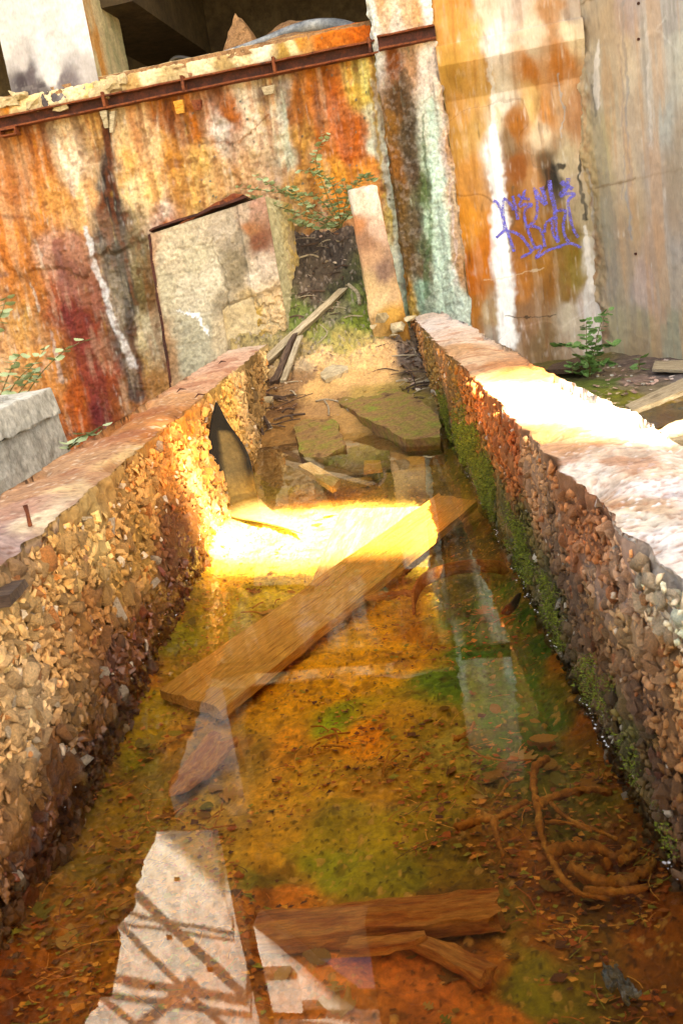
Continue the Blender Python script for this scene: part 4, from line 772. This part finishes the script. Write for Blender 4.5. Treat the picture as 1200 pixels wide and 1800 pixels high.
A, B = g(462, 636, .08), g(604, 506, .06); dx = np.array([.05, .02, 0]); 
plank('timber', [A - dx, A + dx, B + dx * .8, B - dx * .8], .07, M['wood_grey'], 'squared grey timber leaning up the debris slope beside the block', cat='timber', seed=10, cuts=50)
A, B = g(497, 668, .03), g(527, 590, .1); dx = np.array([.022, 0, 0])
plank('stick', [A - dx, A + dx, B + dx, B - dx], .02, M['wood_grey'], 'thin pale split stick lying just below the grey timber', cat='stick', seed=11, cuts=20)
A, B = g(482, 668, .03), g(517, 585, .13); dx = np.array([.03, 0, 0])
plank('stick', [A - dx, A + dx, B + dx * .5, B - dx * .5], .05, M['wood_dark'], 'dark rotten split wood between the grey timber and the pale stick', cat='stick', seed=12, cuts=24, jit=.012)
# short log and sticks at the left foot of the bank
q1, q2 = g(445, 706, .03), g(479, 703, .03); bm = bmesh.new(); tube(bm, [q1, (q1 + q2) / 2 + [0, 0, .002], q2], .028, 14)
obj('log', bm_mesh('log', bm, M['concrete_warm'], False), label='short pale round log end lying by the left channel wall', category='log')
for i, (pts, rr, mt, lb) in enumerate([([(452, 715), (465, 735), (474, 752)], .012, 'wood_dark', 'dark stick just below the pale log'), ([(445, 722), (455, 745), (462, 762)], .012, 'wood_dark', 'brown stick left of the dark stick under the log'),
        ([(435, 752), (455, 738), (470, 740), (478, 752)], .006, 'wood_grey', 'thin pale bent twig under the pale log'), ([(555, 705), (575, 702), (600, 708), (612, 722)], .006, 'wood_grey', 'pale root curling over the hole in the sand'),
        ([(570, 704), (577, 715), (578, 728)], .006, 'wood_grey', 'short pale root hanging beside the hole in the sand'), ([(640, 660), (672, 648), (700, 652)], .004, 'wood_dark', 'thin dark twig on the bare sand'),
        ([(545, 610), (560, 602), (575, 585), (562, 570)], .005, 'wood_grey', 'pale curved twig on the green moss below the debris slope'), ([(612, 500), (628, 515), (632, 535)], .016, 'wood_grey', 'pale upright chip of wood against the leaning post'),
        ([(560, 430), (575, 422), (600, 425)], .006, 'wood_grey', 'pale twig high on the dark debris slope'), ([(520, 455), (545, 448), (560, 452)], .008, 'wood_grey', 'pale stick on the debris slope beside the block'),
        ([(660, 610), (700, 600), (715, 612)], .004, 'wood_dark', 'dark twig on the sand near the right wall'), ([(705, 640), (722, 655), (730, 680)], .006, 'wood_dark', 'dark root along the foot of the right wall')]):
    bm = bmesh.new(); tube(bm, spline([g(*p, rr + .004) for p in pts], 4), rr, 7); obj('stick', bm_mesh('stick', bm, M[mt]), label=lb, category='stick')
for i in range(90):
    a, b_ = rnd.choice([(rnd.uniform(515, 620), rnd.uniform(400, 560)), (rnd.uniform(705, 755), rnd.uniform(590, 720)), (rnd.uniform(455, 520), rnd.uniform(640, 760))]); an = rnd.uniform(0, 3.14); l_ = rnd.uniform(.04, .16)
    q = g(a, b_, .015); e = np.array([math.cos(an) * l_, math.sin(an) * l_ * .5, rnd.uniform(-.25, .25) * l_]); bm = bmesh.new(); rr = rnd.uniform(.003, .009)
    tube(bm, spline([q - e, q + [rnd.uniform(-.01, .01), 0, rnd.uniform(0, .02)], q + e], 3), rr, 5, rnd.choice([.4, 1]))
    obj('stick', bm_mesh('stick', bm, M[rnd.choice(['wood_dark', 'wood_dark', 'wood_grey'])]), label='small dry stick scattered over the dirt bank', category='stick', group='dry sticks on the debris bank')
# mossy crust slabs on the bank
def slab(name, outline, th, mat, label, cat, z=None, seed=0, hf=None, jit=.008, tiltz=None, step=.03):
    top = [hf(*p) if hf else on_z(*p, z) for p in outline]; T = np.array(top); cx, cy = T[:, :2].mean(0)
    x0, y0 = T[:, :2].min(0) - .02; x1, y1_ = T[:, :2].max(0) + .02; nx, ny_ = max(8, int((x1 - x0) / step)), max(8, int((y1_ - y0) / step))
    # dense outline -> triangle fan rings towards the middle
    dn = []; k = len(T)
    for i in range(k):
        for t_ in np.linspace(0, 1, 8, endpoint=False): dn.append(T[i] * (1 - t_) + T[(i + 1) % k] * t_)
    dn = np.array(dn); r_ = np.stack([fbm(dn, 14, 3, seed), fbm(dn, 14, 3, seed + 5), 0 * dn[:, 0]], 1); dn = dn + r_ * .018; ctr = dn.mean(0); m_ = len(dn)
    V = [dn - [0, 0, th]] + [dn * (1 - t_) + ctr * t_ for t_ in (0, .05, .12, .22, .34, .48, .64, .82)] ; V = np.concatenate(V + [ctr[None]])
    nz_ = fbm(V, 18, 3, seed); V[m_:, 2] += jit * nz_[m_:]; V[:m_, :2] += (ctr[:2] - V[:m_, :2]) * .05
    Fq = []
    for r0 in range(8):
        for j in range(m_): Fq.append([r0 * m_ + j, r0 * m_ + (j + 1) % m_, (r0 + 1) * m_ + (j + 1) % m_, (r0 + 1) * m_ + j])
    for j in range(m_): Fq.append([8 * m_ + j, 8 * m_ + (j + 1) % m_, 9 * m_, 9 * m_])
    bm = bmesh.new(); vs = [bm.verts.new(p) for p in V]
    for f in Fq:
        try: bm.faces.new([vs[i] for i in dict.fromkeys(f)])
        except ValueError: pass
    bmesh.ops.recalc_face_normals(bm, faces=bm.faces[:]); return obj(name, bm_mesh(name, bm, mat), label=label, category=cat)
slab('mossy_slab', [(585, 690), (600, 712), (655, 742), (712, 772), (772, 768), (772, 735), (735, 700), (690, 682), (640, 684)], .08, M['mossy'], 'big moss-covered crust slab broken off above the water against the right wall', 'slab', seed=3, hf=lambda a, b_: on_z(a, b_, np.interp(b_, [680, 770], [.155, .05])))
slab('mossy_slab', [(513, 748), (535, 738), (588, 737), (600, 765), (606, 782), (575, 800), (535, 812), (526, 790)], .08, M['mossy'], 'smaller mossy crust slab dipping into the water left of the big slab', 'slab', seed=7, hf=lambda a, b_: on_z(a, b_, np.interp(b_, [738, 812], [.085, -.01])))
slab('flat_stone', [(561, 655), (585, 640), (612, 643), (612, 650), (570, 668)], .03, M['concrete_warm'], 'flat pale stone lying on the bare sand', 'stone', seed=9, hf=lambda a, b_: g(a, b_, .035), jit=.003)
# dark curved sheet standing in the left side of the water
SP = [((380, 707), (381, 708), .49), ((371, 745), (402, 745), .40), ((367, 795), (432, 790), .27), ((370, 850), (444, 830), .12), ((383, 893), (452, 868), -.0), ((408, 908), (468, 890), -.04), ((450, 916), (492, 908), -.055), ((490, 925), (512, 921), -.06), ((530, 938), (531, 936), -.065)]
Ls = [yz(*l_, 4.50) if i < 4 else on_z(*l_, z) for i, (l_, r_, z) in enumerate(SP)]
Rs = [yz(*r_, 4.56) if i < 3 else on_z(*r_, max(z, -.06)) for i, (l_, r_, z) in enumerate(SP)]
Ls, Rs = np.array(spline(Ls, 8)), np.array(spline(Rs, 8)); ns = len(Ls); nc = 14; V = []
for l_, r_ in zip(Ls, Rs):
    wd = np.linalg.norm((r_ - l_)[[0, 2]])
    for t_ in np.linspace(0, 1, nc): V.append(l_ * (1 - t_) + r_ * t_ + np.array([-.03 * wd, .25 * wd * (l_[2] > 0), 0]) * math.sin(math.pi * t_))
V = np.array(V); f1, f2 = fbm(V, 7, 4, 301), fbm(V, 40, 3, 302); c = np.tile(hx('1c1a18'), (len(V), 1)); tq = np.tile(np.linspace(0, 1, nc), ns)
c = mixc(c, sm(.0, .25, f1 + .35 - np.abs(V[:, 2] - .2) * 3.2) * sm(.25, .4, tq) * sm(.95, .75, tq) * .5, hx('8c7c54')); c = mixc(c, sm(.16, .02, V[:, 2] + .04 * f1) * sm(.0, .12, tq) * .75, hx('987838')); c = mixc(c, sm(.0, -.04, V[:, 2]), hx('d8bc80'))  # submerged part painted pale to whiten the sun patch
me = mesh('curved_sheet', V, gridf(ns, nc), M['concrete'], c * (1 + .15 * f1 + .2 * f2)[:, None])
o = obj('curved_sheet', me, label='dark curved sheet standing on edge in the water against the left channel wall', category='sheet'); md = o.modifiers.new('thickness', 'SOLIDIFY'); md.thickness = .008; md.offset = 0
# rusted hoop and crumpled strip on the right of the water
def ribbon(name, pts, h, mat, label, cat, th=.006, lean=.0, z0=-.05):
    P = np.array(spline(pts, 7)); V = []
    for i, p in enumerate(P):
        hh = h * min(1, (i + 1) / 4, (len(P) - i) / 4)
        for t_ in np.linspace(0, 1, 4): V.append(p + [lean * t_, lean * t_ * .3, hh * (t_ - .5)])
    o = obj(name, mesh(name, np.array(V), gridf(len(P), 4), mat), label=label, category=cat); md = o.modifiers.new('thickness', 'SOLIDIFY'); md.thickness = th; md.offset = 0; return o
ribbon('hoop', [on_z(a, b_, -.03) for a, b_ in ((727, 1078), (728, 1048), (745, 1020), (785, 1002), (830, 995), (870, 996), (892, 1003))], .045, M['plank_red'], 'thin rusted half hoop standing in the shaded water right of the long plank', 'hoop', .008)
ribbon('hoop_end', [on_z(a, b_, -.03) for a, b_ in ((882, 1078), (900, 1066), (914, 1044))], .03, M['rustdark'], 'short dark end of hoop near the right wall waterline', 'hoop')
plank('strip', [on_z(655, 1042, -.02), on_z(668, 1052, -.035), on_z(735, 1040, -.04), on_z(745, 1022, -.03)], .006, M['plank_red'], 'crumpled rust-brown strip between the long plank and the hoop', cat='strip', seed=15, cuts=22, jit=.02, ragged=.02)
# roots and sunken branches bottom right
for i, (pts, rr, lb) in enumerate([([(962, 1332), (940, 1350), (938, 1390), (945, 1420), (950, 1460), (960, 1500)], .0085, 'thick silted branch standing upright in the picture left of the root tangle'), ([(945, 1412), (990, 1395), (1040, 1388), (1075, 1395)], .009, 'upper silted branch reaching right to the wall'),
        ([(800, 1455), (840, 1442), (885, 1432), (925, 1408)], .008, 'silted branch lying left of the root tangle'), ([(868, 1440), (872, 1470), (885, 1505)], .0065, 'short silted branch hanging below the left branch'), ([(965, 1410), (1000, 1440), (1050, 1460), (1085, 1475)], .0045, 'thin curved twig in the middle of the root tangle'),
        ([(958, 1445), (1000, 1447), (1040, 1462)], .0045, 'thin straight twig below the curved twig'), ([(960, 1500), (1000, 1490), (1050, 1490), (1090, 1510), (1120, 1500)], .011, 'thick root along the middle of the tangle'), ([(965, 1505), (985, 1540), (1020, 1570), (1070, 1580)], .006, 'thin root curving down from the upright branch'),
        ([(1005, 1525), (1040, 1545), (1090, 1550), (1135, 1530), (1145, 1515)], .011, 'thick lower root bending up at its right end'), ([(1025, 1565), (1080, 1567), (1140, 1560)], .007, 'lowest root of the tangle by the right wall'), ([(1060, 1520), (1095, 1500), (1110, 1480)], .009, 'knobbly root stub beside the thick middle root'),
        ([(820, 1312), (850, 1330), (890, 1337), (935, 1335)], .0025, 'thin dark twig above the upright branch'), ([(800, 1300), (825, 1285), (833, 1270)], .006, 'short brown twig end right of the green patch'), ([(880, 1400), (892, 1378), (920, 1368)], .0035, 'tiny twig left of the upright branch')]):
    bm = bmesh.new(); zz = -.062 + .004 * (i % 4); P = spline([on_z(*p, zz) for p in pts], 7); k = len(P)
    rad = [rr * 1.1 * (.75 + .35 * abs(math.sin(j * 1.3 + i))) * (1 - .45 * j / k) for j in range(k)]; tube(bm, P, rad, 8)
    for v in bm.verts: v.co += Vector([rnd.uniform(-1, 1) * rr * .34 for _ in range(3)])
    obj('branch', bm_mesh('branch', bm, M['root'], True), label=lb, category='branch')
for i, (a, b_, n_) in enumerate([(560, 1295, 6), (470, 1060, 3), (870, 1085, 4), (700, 1340, 4), (350, 1440, 5)]):
    for j in range(n_):
        q = on_z(a + rnd.uniform(-35, 35), b_ + rnd.uniform(-20, 20), -.085); an = rnd.uniform(0, 3.14); l_ = rnd.uniform(.015, .045); e = np.array([math.cos(an), math.sin(an), .1]) * l_
        bm = bmesh.new(); tube(bm, spline([q - e, q + [rnd.uniform(-.006, .006), rnd.uniform(-.006, .006), .004], q + e], 3), rnd.uniform(.0015, .003), 6)
        obj('twig', bm_mesh('twig', bm, M['root'], True), label='tiny rust-coated twig lying loose on the sunken silt', category='twig', group='tiny twigs on the channel bed')
# ================================================================== LEAVES
def leaf_bm(L_, W_, lobes=0, curl=.15, seed=0):
    r = random.Random(seed); bm = bmesh.new(); n = 14; mid = []; lf, rt = [], []
    for i in range(n + 1):
        t_ = i / n; w_ = W_ * math.sin(math.pi * t_ ** .85) ** .8 * (1 + (.45 * (1 if i % 4 < 2 else -1) if lobes else .06 * (1 if i % 2 else -1))); z = curl * L_ * (t_ - .5) ** 2 * 2
        mid.append(bm.verts.new((L_ * (t_ - .5), r.uniform(-.01, .01) * L_, z)))
        lf.append(bm.verts.new((L_ * (t_ - .5) + (.06 * L_ if lobes and i % 4 < 2 else 0), w_, z + curl * w_ * r.uniform(.2, 1)))); rt.append(bm.verts.new((L_ * (t_ - .5) + (.06 * L_ if lobes and i % 4 < 2 else 0), -w_ * r.uniform(.9, 1.05), z + curl * w_ * r.uniform(.2, 1))))
    for a in range(n):
        bm.faces.new([mid[a], mid[a + 1], lf[a + 1], lf[a]]); bm.faces.new([rt[a], rt[a + 1], mid[a + 1], mid[a]])
    return bm
LM = [bm_mesh('leaf', leaf_bm(1, .3, k % 3 == 1, .12 + .05 * (k % 3), k), M['sunk_leaf']) for k in range(6)]
def leaf(p, L_, ang, k, colr, label, group=None, tilt=(0, 0), name='leaf', zs=1.):
    o = bpy.data.objects.new(name, LM[k]); o.location = tuple(p); o.rotation_euler = (tilt[0], tilt[1], ang); o.scale = (L_, L_, L_ * zs); o.color = (*hx(colr), 0)
    link(o, label=label, category='leaf'); 
    if group: o['group'] = group
for (a, b_, L_, an, k, cl, lb) in [(955, 1298, .065, -.1, 0, 'b87c2c', 'large pointed tan leaf in the green water above the root tangle'), (848, 1075, .075, 1.2, 1, 'b87024', 'lobed orange-brown leaf lying inside the half hoop'), (178, 1512, .055, 0, 2, '8a6420', 'oval olive leaf at the lower left of the water'),
        (208, 1528, .045, .7, 4, '8a6420', 'squarish olive leaf just right of the oval olive leaf'), (920, 1258, .03, .3, 0, 'c08c34', 'small tan leaf in the green water above the large pointed leaf'), (940, 1268, .03, -.8, 3, 'a87828', 'small folded leaf beside the small tan leaf'),
        (270, 1300, .075, .9, 4, 'a08424', 'pale olive lobed leaf below the lower end of the long plank'), (310, 1290, .05, -.4, 2, '98801c', 'olive leaf to the right of the pale lobed leaf'), (538, 1098, .045, -.2, 0, 'd8a040', 'small yellow leaf on the silt below the crossing boards'),
        (452, 1018, .055, .1, 2, 'cca850', 'yellowish leaf just below the sunlit patch'), (480, 998, .05, -.3, 4, 'd0a84c', 'pale leaf at the lower edge of the sunlit patch'), (822, 1055, .04, .4, 0, '9a6824', 'brown leaf inside the hoop above the lobed leaf'), (870, 1360, .045, .8, 3, 'a86c20', 'tan leaf left of the upright branch'),
        (580, 902, .07, .1, 3, 'd8b870', 'curled pale bark piece at the top of the sunlit patch'), (560, 915, .06, .25, 5, 'c89c50', 'second curled bark piece below the pale one'), (1035, 1378, .05, -.9, 1, 'a86a20', 'brown folded leaf by the upper silted branch'), (80, 1640, .04, .5, 5, '8a6020', 'small dull leaf far down on the left'),
        (345, 1035, .05, .2, 3, 'b8a048', 'pale grey leaf under the left waterline'), (280, 1083, .05, .1, 2, 'e0a080', 'pinkish wet leaf on the left waterline')]:
    leaf(on_z(a, b_, -.07 if a != 280 else .006), L_, an, k, cl, lb, zs=.7)
for i in range(110):
    a, b_ = rnd.choice([(rnd.uniform(330, 620), rnd.uniform(1000, 1120)), (rnd.uniform(200, 420), rnd.uniform(1260, 1460)), (rnd.uniform(780, 1020), rnd.uniform(1180, 1480)), (rnd.uniform(860, 1150), rnd.uniform(1500, 1700)), (rnd.uniform(480, 900), rnd.uniform(1650, 1790)), (rnd.uniform(450, 800), rnd.uniform(790, 880)), (rnd.uniform(50, 350), rnd.uniform(1450, 1700)), (rnd.uniform(850, 1000), rnd.uniform(1280, 1420))])
    q = on_z(a, b_, -.09); q[2] = bed_h(np.array([q[0]]), np.array([q[1]]))[0] + .006
    leaf(q, rnd.choice([rnd.uniform(.014, .03), rnd.uniform(.035, .075)]), rnd.uniform(0, 6.3), rnd.randrange(6), rnd.choice(['a06c20', '8a5c18', 'b87c2c', '7c6c20', '94581a', 'c08c3c']), 'small sunken leaf lying flat in the rusty silt', 'small leaves on the channel bed', (rnd.uniform(-.3, .3), rnd.uniform(-.3, .3)))
for i in range(160):
    a, b_ = rnd.choice([(rnd.uniform(520, 620), rnd.uniform(400, 590)), (rnd.uniform(700, 745), rnd.uniform(590, 730)), (rnd.uniform(520, 760), rnd.uniform(600, 740)), (rnd.uniform(470, 520), rnd.uniform(640, 740))])
    q = g(a, b_, .012); leaf(q, rnd.uniform(.02, .06), rnd.uniform(0, 6.3), rnd.randrange(6), rnd.choice(['c8a890', '8a6448', 'd8c4a8', '6a4c38', 'b89070']), 'small dry leaf scattered on the bank', 'dry leaves on the debris bank', (rnd.uniform(-.5, .5), rnd.uniform(-.5, .5)))
for i in range(80):
    a, b_ = rnd.uniform(1040, 1198), rnd.uniform(634, 700); q = on_h(a, b_, ground_h) + [0, 0, .01]
    leaf(q, rnd.uniform(.02, .06), rnd.uniform(0, 6.3), rnd.randrange(6), rnd.choice(['c8a898', '9a7c70', 'd8c8bc', '7a6458', 'b09484']), 'small dry leaf scattered by the grey wall', 'dry leaves on the ground at the right', (rnd.uniform(-.4, .4), rnd.uniform(-.4, .4)))
# crumpled grey-blue rag on the bed
bm = bmesh.new(); bmesh.ops.create_grid(bm, x_segments=14, y_segments=26, size=1)
q = on_z(1088, 1728, -.045)
for v in bm.verts:
    p = np.array([[v.co.x, v.co.y, 0]]); v.co = Vector(((v.co.x * .013 + .012 * v.co.y + .008 * vn(p * 3, 2)[0]), -v.co.y * .028 + .006 * vn(p * 4, 5)[0], .014 * vn(p * 3.5, 8)[0] + .006 * vn(p * 8, 9)[0]))
M['rag'] = ramp_mat('grey_blue_rag', ['3a3c3c', '6a7880', '7c6c50', 'a0a8ac'], 40)
obj('rag', bm_mesh('rag', bm, M['rag'], True), loc=tuple(q), label='crumpled grey-blue rag sunken at the lower right', category='rag').modifiers.new('thickness', 'SOLIDIFY').thickness = .002
# fine litter, flakes and rootlets settled on the bed; scummy flecks and painted glints along the waterline
def litter():
    r = np.random.RandomState(77); n = 10500; px = r.uniform(20, 1180, n); py = r.uniform(880, 1800, n); V, Fq, C_ = [], [], []
    P = np.array([on_z(a, b_, -.09) for a, b_ in zip(px, py)]); ok = (P[:, 0] > -.84) & (P[:, 0] < .38) & (P[:, 1] < 5)
    cl = fbm(P * [1, .7, 0], 5, 4, 400) + .5 * fbm(P, 16, 2, 401); ok &= cl > -.05 + .35 * r.rand(n) - .35 * (P[:, 0] < -.5) - .2 * ((P[:, 0] > .1) & (P[:, 1] < 1.9)); P = P[ok]; P[:, 2] = bed_h(P[:, 0], P[:, 1]) + .004
    pal = [hx(k) * 1.3 for k in ('cc7c24', 'b05c14', 'd48c2c', '84420e', '5c300a', 'a8500f', '8c7c1c')]
    for p in P:
        s_ = r.uniform(.0025, .008) * (1.6 if r.rand() < .12 else 1); an = r.uniform(0, 6.28); k = r.randint(4, 7); b0 = len(V); col = pal[r.randint(7)]
        if r.rand() < .12:   # a fibre
            d1 = np.array([math.cos(an), math.sin(an), 0]); d2 = np.array([-d1[1], d1[0], 0]); L_ = s_ * r.uniform(2.5, 6); bend = r.uniform(-.35, .35) * L_; tk = .0009
            for t_ in (-1, -.33, .33, 1):
                c0 = p + d1 * L_ * t_ + d2 * bend * (1 - t_ * t_) + [0, 0, .006]; V += [c0 - d2 * tk, c0 + d2 * tk]; C_ += [col, col]
            Fq += [[b0 + 2 * j, b0 + 2 * j + 2, b0 + 2 * j + 3, b0 + 2 * j + 1] for j in range(3)]
        else:                # a crumpled flake
            q = [p + np.array([math.cos(an + 1.57 * j) * s_ * r.uniform(.6, 1.5), math.sin(an + 1.57 * j) * s_ * r.uniform(.5, 1), r.uniform(0, .8) * s_]) for j in range(4)]; V += q; C_ += [col] * 4; Fq.append([b0, b0 + 1, b0 + 2, b0 + 3])
    return mesh('silt_litter', np.array(V), Fq, M['stone_attr'], np.array(C_), np.zeros(len(V)), smooth=False)
obj('silt_litter', litter(), kind='stuff', label='fine rusty litter and rootlets settled on the channel bed')
V, Fq = [], []; r = np.random.RandomState(5)
for k in range(300):
    rt = r.rand() < .8; y = 1.0 + 4.2 * r.rand() ** 1.3; x = (.352 - abs(r.randn()) * .008) if rt else (-.795 + abs(r.randn()) * .012); s_ = r.uniform(.0008, .0035); b0 = len(V)
    if vn(np.array([[x * 0, y * 9, 3.]]), 8)[0] < .1: continue
    b0 = len(V)
    for j in range(5): V.append([x + math.cos(j * 1.257) * s_ * r.uniform(.5, 1.2), y + math.sin(j * 1.257) * s_ * r.uniform(.8, 2), .0025 + .001 * r.rand()])
    Fq += [[b0, b0 + 1, b0 + 2], [b0, b0 + 2, b0 + 3], [b0, b0 + 3, b0 + 4]]
obj('scum_glints', mesh('scum_glints', np.array(V), Fq, M['facade'], smooth=False), kind='stuff', label='pale scummy flecks and painted glints along the waterline')
# ================================================================== PLANTS
def plant(name, label, cat, root, stems, mat, Lr, wr=.42, group=None, cnt=8, seed=1, droop=.3):
    r = random.Random(seed); T = thing(name, label, cat, tuple(root), group)
    lm = bm_mesh('leaf', leaf_bm(1, wr, 0, .2, seed), mat); V0 = Vector(root)
    for s_ in stems:
        P = spline(s_, 6); bm = bmesh.new(); tube(bm, P, [.005 * (1 - .7 * i / len(P)) for i in range(len(P))], 5); obj('stem', bm_mesh('stem', bm, M['stem']), T)
        for i in range(cnt):
            t_ = .15 + .85 * i / max(cnt - 1, 1); p = Vector(P[min(int(t_ * (len(P) - 1)), len(P) - 1)])
            for sd_ in (-1, 1):
                o = bpy.data.objects.new('leaf', lm); L_ = r.uniform(*Lr); an = r.uniform(-.9, .9) + (0 if sd_ > 0 else math.pi)
                d_ = Vector((math.cos(an), math.sin(an) * .8, r.uniform(-droop, .5))).normalized()
                o.rotation_euler = (Vector(d_).to_track_quat('X', 'Z').to_matrix() @ Matrix.Rotation(r.uniform(-.7, .7), 3, 'X')).to_euler()
                o.location = p + d_ * L_ * .55 - V0; o.scale = (L_, L_, L_); link(o, T)
    return T
yy = lambda a, b_, y=8.45: yz(a, b_, y)
plant('leafy_shrub', 'sprawling pale green shrub growing on the wall behind the leaning post', 'shrub', yy(600, 400), [[yy(600, 400), yy(560, 350), yy(500, 340), yy(420, 330, 8.2)], [yy(600, 400), yy(570, 330), yy(555, 280), yy(572, 235)], [yy(600, 400), yy(590, 340), yy(570, 310), yy(530, 300)],
      [yy(600, 400), yy(540, 380), yy(480, 360, 8.2), yy(440, 345, 8.1)], [yy(600, 400), yy(545, 400), yy(515, 385)], [yy(600, 400), yy(610, 350), yy(640, 310), yy(655, 320)], [yy(600, 400), yy(520, 350), yy(450, 310)], [yy(600, 400), yy(560, 390), yy(530, 350), yy(510, 330)], [yy(600, 395), yy(620, 360), yy(600, 320)]], M['leafy'], (.035, .065), cnt=24, seed=3)
plant('sapling', 'green broad-leaved sapling growing at the foot of the niche wall on the right', 'sapling', yy(1035, 660, 7.6), [[yy(1035, 660, 7.6), yy(1045, 610, 7.6), yy(1055, 570, 7.6), yy(1068, 545, 7.6)], [yy(1035, 660, 7.6), yy(1030, 620, 7.6), yy(1030, 585, 7.6), yy(1030, 565, 7.6)], [yy(1035, 660, 7.6), yy(1040, 615, 7.6), yy(1000, 607, 7.6), yy(982, 610, 7.6)],
      [yy(1035, 660, 7.6), yy(1050, 615, 7.6), yy(1075, 605, 7.6)], [yy(1035, 660, 7.6), yy(1010, 640, 7.6), yy(1005, 655, 7.5)], [yy(1035, 662, 7.6), yy(1055, 640, 7.6), yy(1075, 640, 7.6)], [yy(1035, 662, 7.5), yy(1035, 640, 7.4), yy(1020, 628, 7.3)]], M['leaf'], (.045, .08), .5, cnt=11, seed=5)
plant('seedling', 'small green seedling sprouting by the grey wall', 'seedling', yy(1122, 650, 7.3), [[yy(1122, 650, 7.3), yy(1122, 640, 7.3), yy(1122, 632, 7.3)]], M['leaf'], (.06, .09), .3, cnt=3, seed=7)
plant('sprig', 'pale green leafy sprig rising behind the low grey wall at the left', 'plant', yy(40, 700, 6.2), [[yy(0, 720, 6.2), yy(30, 670, 6.2), yy(60, 640, 6.2), yy(80, 612, 6.2)], [yy(30, 720, 6.2), yy(70, 660, 6.2), yy(110, 620, 6.2), yy(148, 600, 6.2)], [yy(0, 700, 6.2), yy(20, 650, 6.2), yy(35, 625, 6.2)], [yy(10, 720, 6.2), yy(50, 670, 6.2), yy(60, 655, 6.2)], [yy(-20, 600, 6.2), yy(0, 560, 6.2), yy(12, 525, 6.2)]], M['leafy'], (.05, .085), .4, cnt=7, seed=9)
plant('sprig', 'little green sprig leaning over the outer edge of the left channel wall', 'plant', yy(122, 775, 4.6), [[yy(120, 785, 4.6), yy(140, 770, 4.6), yy(180, 750, 4.6)], [yy(120, 790, 4.6), yy(150, 768, 4.6), yy(170, 765, 4.6)]], M['leafy'], (.04, .07), .35, cnt=4, seed=11)
# ================================================================== THINGS ON THE RIGHT BANK
gz = lambda a, b_, z: on_z(a, b_, z)
plank('board', [gz(1098, 712, -.04), gz(1110, 722, -.04), gz(1215, 680, -.02), gz(1205, 662, -.02)], .03, M['wood_grey'], 'pale weathered board lying at the edge of the right pool', cat='board', seed=21, cuts=30)
plank('plank', [gz(1145, 648, -.06), gz(1150, 634, -.06), gz(1215, 633, -.06), gz(1215, 652, -.06)], .02, M['wood_grey'], 'grey plank end lying against the foot of the grey wall', seed=22, cuts=20)
plank('timber', [gz(960, 650, -.05), gz(970, 640, -.05), gz(1035, 625, -.02), gz(1040, 645, -.03)], .04, M['wood_dark'], 'dark weathered timber behind the sapling', cat='timber', seed=23, cuts=24)
slab('concrete_slab', [(1138, 765), (1180, 742), (1215, 735), (1215, 775), (1140, 772)], .06, M['concrete_warm'], 'broken pale concrete slab lying in the pool at the right edge', 'slab', z=-.1, seed=23)
for i in range(30):
    a, b_ = rnd.uniform(1045, 1198), rnd.uniform(640, 735); q = on_h(a, b_, ground_h)
    pebble('pebble', q + [0, 0, .004], rnd.uniform(.012, .03), M['concrete_plain'] if i % 2 else M['concrete_warm'], i, label='small pale pebble lying on the right bank', category='pebble', group='pebbles on the right bank')
# ================================================================== WHAT SHADES THE PLACE: an unseen slab added high above, its holes shaping the sun patches, and roof trusses
DZ = 20.0; tt = DZ + .1
holes = [[(.62, 2.42), (.37, 2.65), (.16, 2.88), (.15, 3.3), (.03, 3.38), (-.33, 3.53), (-.82, 3.74), (-.88, 3.92), (-1.14, 4.38), (-1.15, 4.45), (-.90, 4.12), (-.84, 4.2), (-.7, 4.5), (-.26, 4.44), (.13, 4.27), (.36, 4.32), (.62, 4.32)],
         [(1.25, 4.95), (1.3, 5.15), (2.3, 5.5), (2.4, 5.2)]]
outer = [(3.83, -3.22), (4.56, -1.14), (5.6, 1.8), (13.5, 1.8), (13.5, -18), (4.0, -18), (2.4, -7.2)]
H2 = [[(x + .45 * tt, y - .80 * tt) for x, y in h] for h in holes]
loops = [outer] + H2; flatp = [p for l_ in loops for p in l_]
tris = tessellate_polygon([[Vector((x, y, 0)) for x, y in l_] for l_ in loops])
bm = bmesh.new(); vs = [bm.verts.new((x, y, DZ)) for x, y in flatp]
for t3 in tris:
    try: bm.faces.new([vs[i] for i in t3])
    except ValueError: pass
r_ = bmesh.ops.extrude_face_region(bm, geom=bm.faces[:])
for v in r_['geom']:
    if isinstance(v, bmesh.types.BMVert): v.co.z += .05
bmesh.ops.recalc_face_normals(bm, faces=bm.faces[:])
obj('overhead_sun_blocker', bm_mesh('overhead_sun_blocker', bm, M['concrete_plain']), label='added unseen slab high above the channel with holes that shape the sun patches', category='blocker')
trs = thing('roof_truss', 'open steel lattice frame standing above the facade', 'truss', (0, 7.6, 9))
def bar(a, b_, r=.03):
    bm = bmesh.new(); tube(bm, [a, b_], r, 6); obj('bar', bm_mesh('bar', bm, M['rustdark']), trs)
tr_ = lambda x, z, y=6.6: np.array([x, 9.1, z]) - SUN * ((9.1 - y) / .80)   # a bar whose shade falls at x, z of the facade
for p0_, p1_, r in (((-4.6, 5.75), (-2.4, 6.0), .025), ((-4.6, 5.95), (-2.4, 6.08), .02), ((-3.5, 5.5), (-1.9, 7.6), .07), ((-4.0, 5.6), (-2.6, 7.6), .05), ((-5, 6.75), (-1.4, 6.95), .05), ((-5, 7.0), (-1.4, 7.15), .04), ((-3.9, 7.6), (-3.0, 6.7), .05), ((-4.9, 6.2), (-3.4, 7.9), .05)):
    bar(tr_(*p0_), tr_(*p1_), r)
